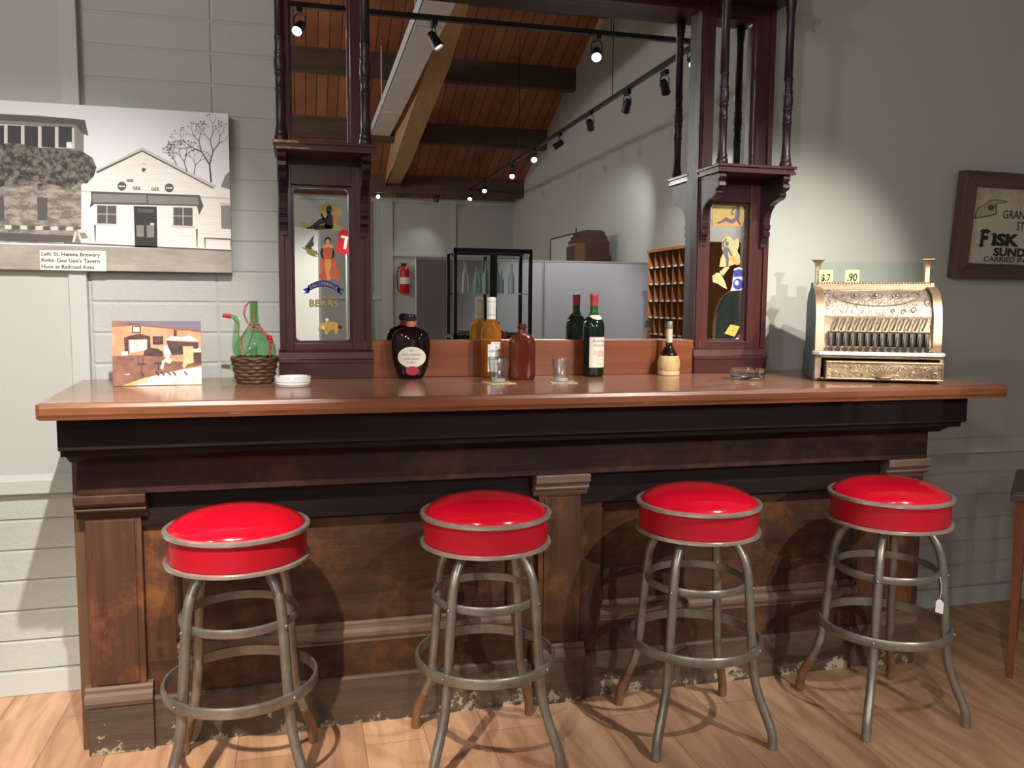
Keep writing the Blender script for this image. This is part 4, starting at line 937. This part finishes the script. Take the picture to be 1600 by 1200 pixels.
# ------------------------------------------------------------------ framed sign, hung a little askew
sw, sh = .98, .452
t = thing('framed_sign', 'weathered enamel direction sign with pointing hand in a rough wooden frame', 'sign', (2.742, YW - .024, 1.485))
t.rotation_euler = (R(4.2), R(.5), 0)
fw = .064; fm = wood('rough_brown_frame', (.075, .042, .036), (.13, .08, .062), .6, 'x', 6, .5); fmz = wood('rough_brown_frame_upright', (.085, .048, .040), (.15, .095, .072), .6, 'z', 6, .5)
def fbar(poly, axis, mt):
    b = M(); v = [(p[0], y, p[1]) for y in (-.028, .02) for p in poly]
    b.add(v, [(0, 1, 2, 3), (7, 6, 5, 4), (0, 4, 5, 1), (1, 5, 6, 2), (2, 6, 7, 3), (3, 7, 4, 0)], False); b.build('frame_rail', mt, t, bevel=.003)
fbar([(0, 0), (fw, fw), (fw, sh - fw), (0, sh)], 'z', fmz); fbar([(sw, 0), (sw - fw, fw), (sw - fw, sh - fw), (sw, sh)], 'z', fmz)
fbar([(0, 0), (sw, 0), (sw - fw, fw), (fw, fw)], 'x', fm); fbar([(0, sh), (sw, sh), (sw - fw, sh - fw), (fw, sh - fw)], 'x', fm)
M().box(fw - .005, sw - fw + .005, -.012, .0, fw - .005, sh - fw + .005).build('sign_plate', mat('rusted_enamel', (.56, .53, .42), .5, 0, (.32, .22, .13), 7, lo=.5, hi=.75, detail=10), t)
def spx(x, y, ysurf=YW - .043): d = RT * ((x - 800) / 1312.56) - UP * ((y - 600) / 1312.56) + F; s = ysurf / d.y; return (d.x * s - 2.735, HC + d.z * s - 1.485)
def sp2(pts): return [spx(1440 + float(a.split(',')[0]) / 5, 240 + float(a.split(',')[1]) / 5) for a in pts.split()]
b = M()
for k, pts, lay in ((0, '398,425 450,395 500,358 560,354 632,368 630,380 560,385 545,395 552,440 556,470 530,478 470,492 400,505 380,510 385,470', 1), (1, '405,432 455,402 505,367 560,362 622,372 560,377 532,392 543,440 545,463 520,470 465,484 395,495 392,470', 2), (0, '480,410 500,395 525,398 535,420 520,440 495,443 482,430', 3), (0, '535,395 552,400 548,440 540,450 543,420', 3)):
    P_ = sp2(pts); b.k = k; b.add([(p[0], -.0125 - lay * .0002, p[1]) for p in P_], [tuple(range(len(P_)))], False)
b.build('pointing_hand', [mat('faded_black_paint', (.06, .06, .05), .6, 0, (.14, .13, .10), 40), mat('hand_fill', (.50, .48, .38), .5, 0, (.38, .34, .24), 20)], t)
b = M()
def stx(s_, x, y, size, **kw):
    c1 = spx(1440 + x / 5, 240 + y / 5); kw.setdefault('align', 'LEFT')
    put_text(b, s_, size, lambda X, Y: (c1[0] + X, -.0132, c1[1] + Y), 0, **kw)
stx('GRANT', 597, 499, .049, sx=.88, bold=.0006); stx('ST.', 712, 590, .049, sx=.8, bold=.0006)
stx('F', 432, 716, .098, sx=.86, bold=.0045); stx('ISK', 527, 708, .068, sx=1.42, bold=.0040); stx('TIRES', 815, 700, .078, sx=.9, bold=.004)
stx('SUNDRIES', 545, 790, .047, sx=1.34, bold=.0022); stx('CARRIED IN STOCK', 470, 836, .031, sx=1.32, bold=.0006)
# slab serifs of the heavy word
for (x0_, x1_, y0_) in ((425, 470, 716), (433, 515, 607), (520, 557, 708), (520, 557, 630)):
    p0 = spx(1440 + x0_ / 5, 240 + y0_ / 5); p1 = spx(1440 + x1_ / 5, 240 + y0_ / 5)
    b.box(p0[0], p1[0], -.0134, -.0130, p0[1] - .000, p0[1] + .006)
b.build('lettering', mat('sign_black_paint', (.018, .018, .016), .55), t)

# ------------------------------------------------------------------ cash register
t = thing('cash_register', 'antique embossed brass cash register with marble ledge and open drawer', 'cash register', (2.058, 2.70, ZT), R(-27)); t.scale = (1, 1, 1.07)
W2 = .212
# base case (dark recess behind a drawer), teal sides
b = M().box(-W2, -W2 + .022, -.165, .16, .008, .088).box(W2 - .012, W2, -.165, .16, .008, .088).box(-W2, W2, -.165, .16, .078, .088).box(-W2, W2, .14, .16, .008, .088).box(-W2, W2, -.14, .16, .002, .012); b.build('drawer_case', [brass_m], t, bevel=.0015)
M().prism([(-.150, .003), (.19, .003), (.19, .02), (.17, .04), (.165, .095), (-.150, .095)], 'x', -W2 - .004, -W2 + .002).build('side_plate', teal_m, t, bevel=.001)
M().box(W2 - .001, W2 + .003, -.150, .17, .003, .095).build('side_plate', teal_m, t, bevel=.001)
for x in (-W2 + .01, W2 - .01):
    for y in (-.14, .13): M().lathe([(.012, -.0), (.014, .002), (.012, .010), (.001, .010)], 12, (x, y, .0005)).build('foot', brass_m, t)
dr = M().box(-W2 + .034, W2 - .006, -.196, -.06, .010, .070).build('drawer', embd_m, t, bevel=.002)
b = M()
x0, x1, z0_, z1_ = -W2 + .034, W2 - .006, .010, .070; yf = -.197
for a_, c_ in (((x0, yf, z0_ + .003), (x1, yf, z0_ + .003)), ((x0, yf, z1_ - .003), (x1, yf, z1_ - .003)), ((x0 + .003, yf, z0_), (x0 + .003, yf, z1_)), ((x1 - .003, yf, z0_), (x1 - .003, yf, z1_))): b.tube([a_, c_], .0032, 8)
for s_ in (-1, 1):
    for k in range(4):
        cx = s_ * (.055 + .036 * k) + .014; cz = .038 + .008 * (-1) ** k; rr = .011 - .001 * k
        b.tube([(cx + rr * (1 - q / 14) * math.cos(q * .62) * s_, yf, cz + rr * (1 - q / 14) * math.sin(q * .62)) for q in range(13)], [.0022 - q * .0001 for q in range(13)], 6)
        b.sph((cx + s_ * .016, yf, .04 - .012 * (-1) ** k), .0035, 8)
for q in range(9):
    a = R(30 + q * 15); b.tube([(.014 + .016 * math.cos(a), yf, .022 + .014 * math.sin(a)), (.014 + .055 * math.cos(a), yf, .022 + .038 * math.sin(a))], .0013, 5)
b.build('drawer_ornament', brass_m, dr)
M().lathe([(.0001, -.005), (.022, -.004), (.026, 0), (.022, .004), (.0001, .005)], 20, (.014, -.205, .019), sy=.5).lathe([(.0001, -.003), (.04, -.002), (.04, .002), (.0001, .003)], 20, (.014, -.199, .022), sy=.1).build('drawer_pull', embd_m, dr)
M().prism([(-W2 - .006, -.158), (-W2 + .012, -.178), (W2 - .012, -.178), (W2 + .006, -.158), (W2 + .006, -.11), (-W2 - .006, -.11)], 'z', .088, .100).build('marble_ledge', marble_m, t, bevel=.002)
# body: side cheeks with curved outline and drum front
out = [(-.135, .100), (-.135, .165), (-.130, .205), (-.118, .245), (-.098, .278), (-.072, .300), (-.045, .312), (-.020, .316), (-.005, .318), (.0, .332), (.05, .332), (.06, .316), (.12, .30), (.155, .27), (.165, .22), (.165, .095), (-.05, .095)]
BW = .196
for s_ in (-1, 1):
    ck = M().prism(out, 'x', s_ * BW, s_ * (BW + .014)); ck.build('side_cheek', teal_m if s_ < 0 else brass_m, t, bevel=.002)
    fr = M(); pts = out[:9]; xx0, xx1 = (-BW - .014, -BW + .014) if s_ < 0 else (BW - .014, BW + .014)
    vv = [(x_, p[0] - .003, p[1] + .001) for p in pts for x_ in (xx0, xx1)] + [(x_, p[0] + .012, p[1] - .004) for p in pts for x_ in (xx0, xx1)]
    nn = len(pts); ff = []
    for i in range(nn - 1): ff += [(2 * i, 2 * i + 1, 2 * i + 3, 2 * i + 2), (2 * i, 2 * i + 2, 2 * nn + 2 * i + 2, 2 * nn + 2 * i), (2 * i + 1, 2 * nn + 2 * i + 1, 2 * nn + 2 * i + 3, 2 * i + 3)]
    fr.add(vv, ff, True).build('edge_moulding', mat('polished_brass', (.56, .44, .33), .36, .75, (.5, .34, .2), 20), t)
drum = [(-.118, .218), (-.108, .240), (-.093, .266), (-.068, .288), (-.042, .301), (-.018, .306), (.0, .308)]
def strip(b, pts, xa, xb, n=24):
    v = [(xa + (xb - xa) * i / n, p[0], p[1]) for p in pts for i in range(n + 1)]
    b.add(v, [(j * (n + 1) + i, j * (n + 1) + i + 1, (j + 1) * (n + 1) + i + 1, (j + 1) * (n + 1) + i) for j in range(len(pts) - 1) for i in range(n)], True)
b = M(); strip(b, drum, -BW, BW); cov = b.build('top_cover', emb_m, t, auto=70)
b = M()
def dsurf(u, s_, off=.001):  # u x coord, s_ 0..1 along drum
    q = s_ * (len(drum) - 1); i = min(int(q), len(drum) - 2); w_ = q - i
    y = drum[i][0] * (1 - w_) + drum[i + 1][0] * w_; z = drum[i][1] * (1 - w_) + drum[i + 1][1] * w_
    ty, tz = drum[i + 1][0] - drum[i][0], drum[i + 1][1] - drum[i][1]; L = math.hypot(ty, tz)
    return (u, y - tz / L * off, z + ty / L * off)
b.tube([dsurf(.145 * math.cos(a), .50 + .26 * math.sin(a)) for a in [2 * PI * i / 60 for i in range(60)]], .0022, 6, closed=True)
for u in (-.07, 0, .07): b.sph(dsurf(u, .48, .002), .009 if u == 0 else .007, 10); b.tube([dsurf(u + (.022 if u == 0 else .016) * math.cos(a), .48 + .07 * math.sin(a)) for a in [2 * PI * i / 16 for i in range(16)]], .0018, 5, closed=True)
for u in (-.11, .11): b.sph(dsurf(u, .48, .002), .005, 8)
for s_ in (-1, 1):
    for (u, q, rr) in ((.168, .3, .014), (.160, .70, .012), (.178, .50, .009), (.120, .14, .011), (.085, .10, .009), (.050, .12, .008)):
        b.tube([dsurf(s_ * (u + rr * (1 - j / 16) * math.cos(j * .6)), q + rr * 8 * (1 - j / 16) * math.sin(j * .6)) for j in range(14)], [.0020 - .00008 * j for j in range(14)], 5)
b.build('cover_scrollwork', brass_m, cov)
# crest rail with beading and posts carrying the indicator glass
b = M().box(-BW - .004, BW + .004, -.012, .055, .306, .322).box(-BW, BW, -.004, .05, .322, .330)
b.build('crest_rail', brass_m, t, bevel=.002)
b = M()
for i in range(40): b.sph((-BW + .008 + i * (2 * BW - .016) / 39, -.004, .331), .0042, 8)
b.build('crest_beading', mat('polished_brass', (.56, .44, .33), .36, .75), t)
for s_ in (-1, 1):
    x = s_ * (BW - .006); b = M()
    pr = [(.018, .318), (.016, .326), (.0125, .332), (.0125, .385), (.0135, .392), (.018, .402), (.026, .408), (.030, .410), (.030, .414), (.0001, .414)]
    b.lathe(pr, 4, (x, .034, 0), a0=PI / 4); b.build('indicator_post', brass_m, t, bevel=.001)
M().box(-BW + .008, BW - .016, .001, .003, .330, .404).build('indicator_glass', pane_m, t)
M().box(-BW + .008, BW - .016, .041, .043, .330, .404).build('indicator_glass', pane_m, t)
yfl = mat('yellow_flag', (.85, .80, .38), .5)
for xc, s_, sz in ((-.163, '$.7', .033), (-.070, '.90', .037)):
    fl = M().box(xc - .025, xc + .025, .018, .020, .327, .376).build('price_flag', yfl, t)
    b = M(); put_text(b, s_, sz, lambda x, y: (xc + x, .0172, .338 + y), 0, bold=.0008, sx=.8); b.build('numerals', ink_m, fl)
# key bank
b = M(); strip(b, [(-.130, .100), (-.130, .118), (-.122, .150), (-.116, .180), (-.118, .218)], -BW, BW); b.build('key_bank_plate', brass_m, t, auto=50)
M().box(-.165, .170, -.139, -.118, .118, .166).build('key_slot', keyd_m, t)
for i in range(14):
    x = -.158 + i * .0245
    k = thing_key = None
    b = M().tube([(x, -.128, .160), (x - .001, -.150, .148), (x - .002, -.155, .128), (x - .002, -.154, .116)], .0030, 6); b.box(x - .0075, x + .0035, -.150, -.142, .120, .162)
    ky = b.build('key', keyl_m, t)
    M().lathe([(.0001, -.002), (.0085, -.002), (.009, 0), (.0085, .002), (.0001, .002)], 16).build('key_disc', keyd_m, ky, loc=(x - .002, -.157, .109)).rotation_euler = (R(80), 0, 0)
for i in range(13):
    x = -.142 + i * .0245
    b = M().tube([(x - .007, -.134, .170), (x, -.140, .190), (x + .008, -.134, .212)], .0034, 6); lv = b.build('lever', keyl_m, t)
    M().tube([(x + .007 + .005 * math.cos(a), -.134, .216 + .005 * math.sin(a)) for a in [R(-200 + q * 22) for q in range(11)]], .0014, 5).build('lever_fork', brass_m, lv)
b = M()
for i in range(14): x = -.158 + i * .0245; b.lathe([(.0001, 0), (.006, .001), (.0045, .006), (.0001, .007)], 10, (x + .009, -.140, .102))
for i in range(5): b.sph((.176 + i * .005, -.136, .108), .005, 8)
b.build('button_row', mat('polished_brass', (.56, .44, .33), .36, .75), t)
M().box(-BW, BW, .0, .15, .095, .305).build('inner_case', keyd_m, t)
# back display sign behind (dark board whose shadow falls on the wall)

# ------------------------------------------------------------------ table at the right edge
t = thing('side_table', 'dark topped table with metal edge and slim reddish wooden legs beside the bar', 'table', (2.470, 2.435, 0), R(43))
M().box(.004, .50, -.50, -.004, .668, .70).build('table_top', mat('dark_table_top', (.035, .026, .022), .35, 0, (.07, .05, .04), 8), t, bevel=.004)
M().box(0, .504, -.504, 0, .664, .692).build('metal_edge', mat('dull_edge_band', (.10, .09, .08), .35, .6), t, bevel=.003)
for x in (.035, .465):
    for y in (-.035, -.465):
        b = M(); v = [(x + a_ * .010, y + c_ * .010, 0) for a_, c_ in ((-1, -1), (1, -1), (1, 1), (-1, 1))] + [(x + a_ * .019, y + c_ * .019, .664) for a_, c_ in ((-1, -1), (1, -1), (1, 1), (-1, 1))]
        b.add(v, [(3, 2, 1, 0), (4, 5, 6, 7), (0, 1, 5, 4), (1, 2, 6, 5), (2, 3, 7, 6), (3, 0, 4, 7)], False); b.build('leg', wood('reddish_leg_wood', (.14, .035, .015), (.22, .065, .03), .35, 'z', 4, .1), t, bevel=.001)

# ------------------------------------------------------------------ things across the room, seen in the mirrors
for i, (xa, xb, lab) in enumerate(((1.087, 2.345, 'grey fabric partition panel behind the glass display case'), (2.352, 3.58, 'grey fabric partition panel between the display case and the side wall'))):
    t = thing('partition_panel', lab, 'partition', ((xa + xb) / 2, -1.88, 0)); hw = (xb - xa) / 2
    M().box(-hw + .012, hw - .012, -.018, .018, .03, 1.765).build('fabric_face', grey_fabric_m, t)
    M().box(-hw, hw, -.022, .022, 1.765, 1.78).box(-hw, -hw + .012, -.022, .022, 0, 1.765).box(hw - .012, hw, -.022, .022, 0, 1.765).build('metal_edge', alu_m, t)
# display case
t = thing('display_case', 'black framed glass display case with a glass shelf of old bottles', 'display case', (1.585, -.93, 0))
cx, cy = .322, .165; fr_m = mat('black_case_frame', (.012, .013, .016), .35)
for sx_ in (-1, 1):
    for sy_ in (-1, 1): M().box(sx_ * cx - .014, sx_ * cx + .014, sy_ * cy - .014, sy_ * cy + .014, .0, 1.80).build('corner_post', fr_m, t)
M().box(-.03, .03, cy - .014, cy + .014, .92, 1.76).build('middle_post', fr_m, t); M().box(-.014, .014, -cy - .014, -cy + .014, .92, 1.76).build('middle_post', fr_m, t)
for z0_, z1_, nm in ((1.772, 1.81, 'top_frame'), (1.06, 1.09, 'base_frame')):
    b = M().box(-cx - .014, cx + .014, cy - .014, cy + .014, z0_, z1_).box(-cx - .014, cx + .014, -cy - .014, -cy + .014, z0_, z1_).box(-cx - .014, -cx + .014, -cy, cy, z0_, z1_).box(cx - .014, cx + .014, -cy, cy, z0_, z1_); b.build(nm, fr_m, t)
M().box(-cx + .014, cx - .014, -cy + .014, cy - .014, .1, 1.088).build('plinth', mat('case_plinth', (.20, .20, .19), .6), t)
M().box(-cx + .014, cx - .014, -cy + .014, cy - .014, 1.432, 1.440).build('glass_shelf', glass_m, t)
for x in (-.17, .17): M().box(x - .125, x + .125, cy - .002, cy + .002, 1.09, 1.772).build('glass_door', pane_m, t)
aqua = mat('aqua_glass', (.55, .78, .72), .05, 0, trans=.8, ior=1.2); clearb = mat('clear_bottle_glass', (.8, .88, .88), .05, 0, trans=.85, ior=1.25)
random.seed(5)
for i, (x, y, hh, mt, kind) in enumerate(((-.27, .02, .14, clearb, 'short clear bottle at the left end of the case shelf'), (-.20, -.04, .27, clearb, 'tall clear bottle on the case shelf'), (-.12, .05, .22, aqua, 'aqua bottle with long neck on the case shelf'), (-.075, -.03, .17, aqua, 'small aqua bottle left of the middle post'), (-.035, .04, .27, aqua, 'tall aqua bottle behind the middle post'),
                                          (.06, .05, .26, aqua, 'tall aqua bottle right of the middle post'), (.11, -.02, .20, aqua, 'aqua bottle with rounded shoulders right of the middle post'), (.19, .03, .25, clearb, 'clear conical bottle near the right case post'))):
    t2 = M().lathe([(.022, 0), (.027, .003), (.027, hh * .45), (.024, hh * .58), (.012, hh * .72), (.009, hh * .85), (.011, hh * .96), (.010, hh)], 16).build('antique_bottle', mt, loc=(1.585 + x, -.93 + y, 1.4405)); tag(t2, kind, 'bottle', 'old bottles on the display case shelf')
t2 = M().lathe([(.02, 0), (.06, .012), (.065, .016), (.0001, .02)], 24).build('dark_dish', mat('dark_green_glaze', (.02, .05, .045), .3), loc=(1.78, -.90, 1.0905)); tag(t2, 'dark green dish at the bottom of the display case', 'dish')
for i, (x, y, lab) in enumerate(((1.36, -.86, 'crumpled cream paper lying at the bottom left of the display case'), (1.45, -.90, 'yellow matchbox on the floor of the display case'), (1.70, -.95, 'small yellow card at the right of the display case floor'))):
    b = M().box(-.05, .05, -.03, .03, 0, .028) if i else M().add([(-.07, -.04, 0), (.07, -.05, .01), (.05, .04, .035), (-.06, .03, .045), (0, 0, .06)], [(0, 1, 4), (1, 2, 4), (2, 3, 4), (3, 0, 4), (3, 2, 1, 0)], False)
    t2 = b.build(('crumpled_paper', 'matchbox', 'card')[i], mat('old_yellow_paper' if i else 'cream_scrap', (.70, .55, .28) if i else (.72, .64, .46), .6), loc=(x, y, 1.0885), rz=.3 * i); tag(t2, lab, ('paper', 'box', 'card')[i])
# pigeonhole cabinet against the side wall, open side facing the room
t = thing('pigeonhole_cabinet', 'tall orange brown wooden pigeonhole rack standing against the side wall', 'cabinet', (3.25, -.80, 0)); pgw = wood('pigeonhole_wood', (.30, .105, .035), (.42, .17, .07), .45, 'z', 4, .1); pgi = wood('pigeonhole_inner', (.10, .022, .012), (.15, .038, .02), .5, 'z', 4, .1)
M().box(0, .32, -.60, -.585, 0, 1.85).box(0, .32, .585, .60, 0, 1.85).build('side_panel', pgw, t); M().box(-.012, .33, -.61, .61, 1.845, 1.87).build('top_board', pgw, t); M().box(.30, .32, -.585, .585, 0, 1.845).build('back_panel', pgi, t)
for i in range(10): z = 1.70 - i * .155; s_ = M().box(.0, .30, -.585, .585, z - .006, z + .006).build('shelf_board', pgi, t)
for j in range(1, 9): y = -.585 + j * .13; M().box(.004, .30, y - .0025, y + .0025, .26, 1.845).build('divider', pgw, t)
b = M()
for i in range(10):
    for j in range(9): y = -.52 + j * .13; b.box(-.003, .0, y - .03, y + .03, 1.70 - i * .155 - .007, 1.70 - i * .155 + .008)
o = b.build('number_labels', white_paper_m, t)
M().box(-.0, .32, -.585, .585, 0, .25).build('base_cupboard', pgw, t)
# stepped dark cabinet behind the partition on a plinth
t = thing('stepped_clock_case', 'dark wooden case with stepped top standing above the partition', 'wooden case', (3.25, -3.25, 0)); dkw = wood('dark_case_wood', (.035, .014, .009), (.065, .026, .016), .5, 'x', 4, .1); mdw = wood('mid_case_wood', (.11, .045, .022), (.16, .07, .035), .5, 'z', 4, .1)
M().box(-.20, .26, -.2, .2, 0, 1.60).build('plinth', mat('grey_plinth', (.35, .35, .34), .7), t)
pr = [(-.17, 1.60), (-.17, 2.02), (-.15, 2.05), (-.15, 2.08), (-.12, 2.10), (-.12, 2.13), (-.09, 2.15), (-.09, 2.18), (-.04, 2.20), (.13, 2.20), (.18, 2.18), (.18, 2.15), (.21, 2.13), (.21, 2.10), (.24, 2.06), (.24, 1.60)]
M().prism(pr, 'y', -.17, .17).build('case_body', dkw, t); M().box(-.185, -.06, .172, .19, 1.60, 2.05).build('side_face', mdw, t)
# white door outline on the side wall
struct(M().box(XR - .006, XR, -5.75, -4.62, 0, 2.28).build('door_1', mat('white_door_paint', (.60, .61, .60), .5)))
struct(M().box(XR - .012, XR, -5.79, -5.75, 0, 2.30).box(XR - .012, XR, -4.62, -4.60, 0, 2.36).box(XR - .012, XR, -5.79, -4.6, 2.28, 2.30).build('trim_4', mat('dark_door_edge', (.05, .05, .05), .5)))
# fire extinguisher on the far wall
t = thing('fire_extinguisher', 'red fire extinguisher mounted on the far grey wall', 'fire extinguisher', (1.72, YF + .10, 1.50)); rd = mat('extinguisher_red', (.55, .012, .02), .3)
M().lathe([(.07, 0), (.08, .01), (.08, .36), (.07, .41), (.03, .44), (.025, .46)], 24).build('cylinder_body', rd, t, auto=60)
M().box(-.06, .03, -.015, .015, .47, .50).box(-.015, .015, -.015, .015, .44, .48).build('valve_handle', black_metal_m, t)
M().tube([(-.02, 0, .46), (-.10, 0, .43), (-.13, 0, .30), (-.12, .0, .12), (-.10, .02, .03)], .012, 8).build('hose', black_metal_m, t); M().lathe([(.0815, .16), (.0815, .27)], 24, cap=False).build('label', white_paper_m, t)
M().box(-.03, .03, -.10, -.075, .1, .4).build('wall_bracket', black_metal_m, t)
# left side: what the narrow mirror shows
t = thing('white_display_board', 'white free standing exhibition board seen in the narrow mirror', 'display board', (-.02, -3.9, 0)); M().box(-.75, .27, -.02, .02, .05, 2.20).build('board_face', mat('white_board', (.74, .74, .70), .6), t)
M().box(-.77, -.75, -.03, .03, 0, 2.22).box(.27, .285, -.03, .03, 0, 2.22).build('board_post', alu_m, t)
t = thing('red_sign', 'red sign with a white letter standing beyond the white display board', 'sign', (.545, -3.86, 0)); b = M(); b.T = Matrix.Translation((0, 0, 2.05)) @ Matrix.Rotation(R(10), 4, 'Y'); b.box(-.09, .10, -.012, .012, -.14, .13); b.build('sign_face', mat('sign_red', (.55, .015, .03), .4), t)
b = M(); b.T = Matrix.Translation((0, 0, 2.05)) @ Matrix.Rotation(R(10), 4, 'Y') @ Matrix.Scale(-1, 4, (1, 0, 0)); put_text(b, 'T', .20, lambda x, y: (x + .0, .0135, y - .08), 0, bold=.006); b.build('lettering', white_paper_m, t)
M().tube([(0, 0, 0), (0, 0, 1.93)], .012, 8).lathe([(.15, 0), (.15, .015), (.02, .02), (.001, .02)], 20).build('sign_stand', alu_m, t)
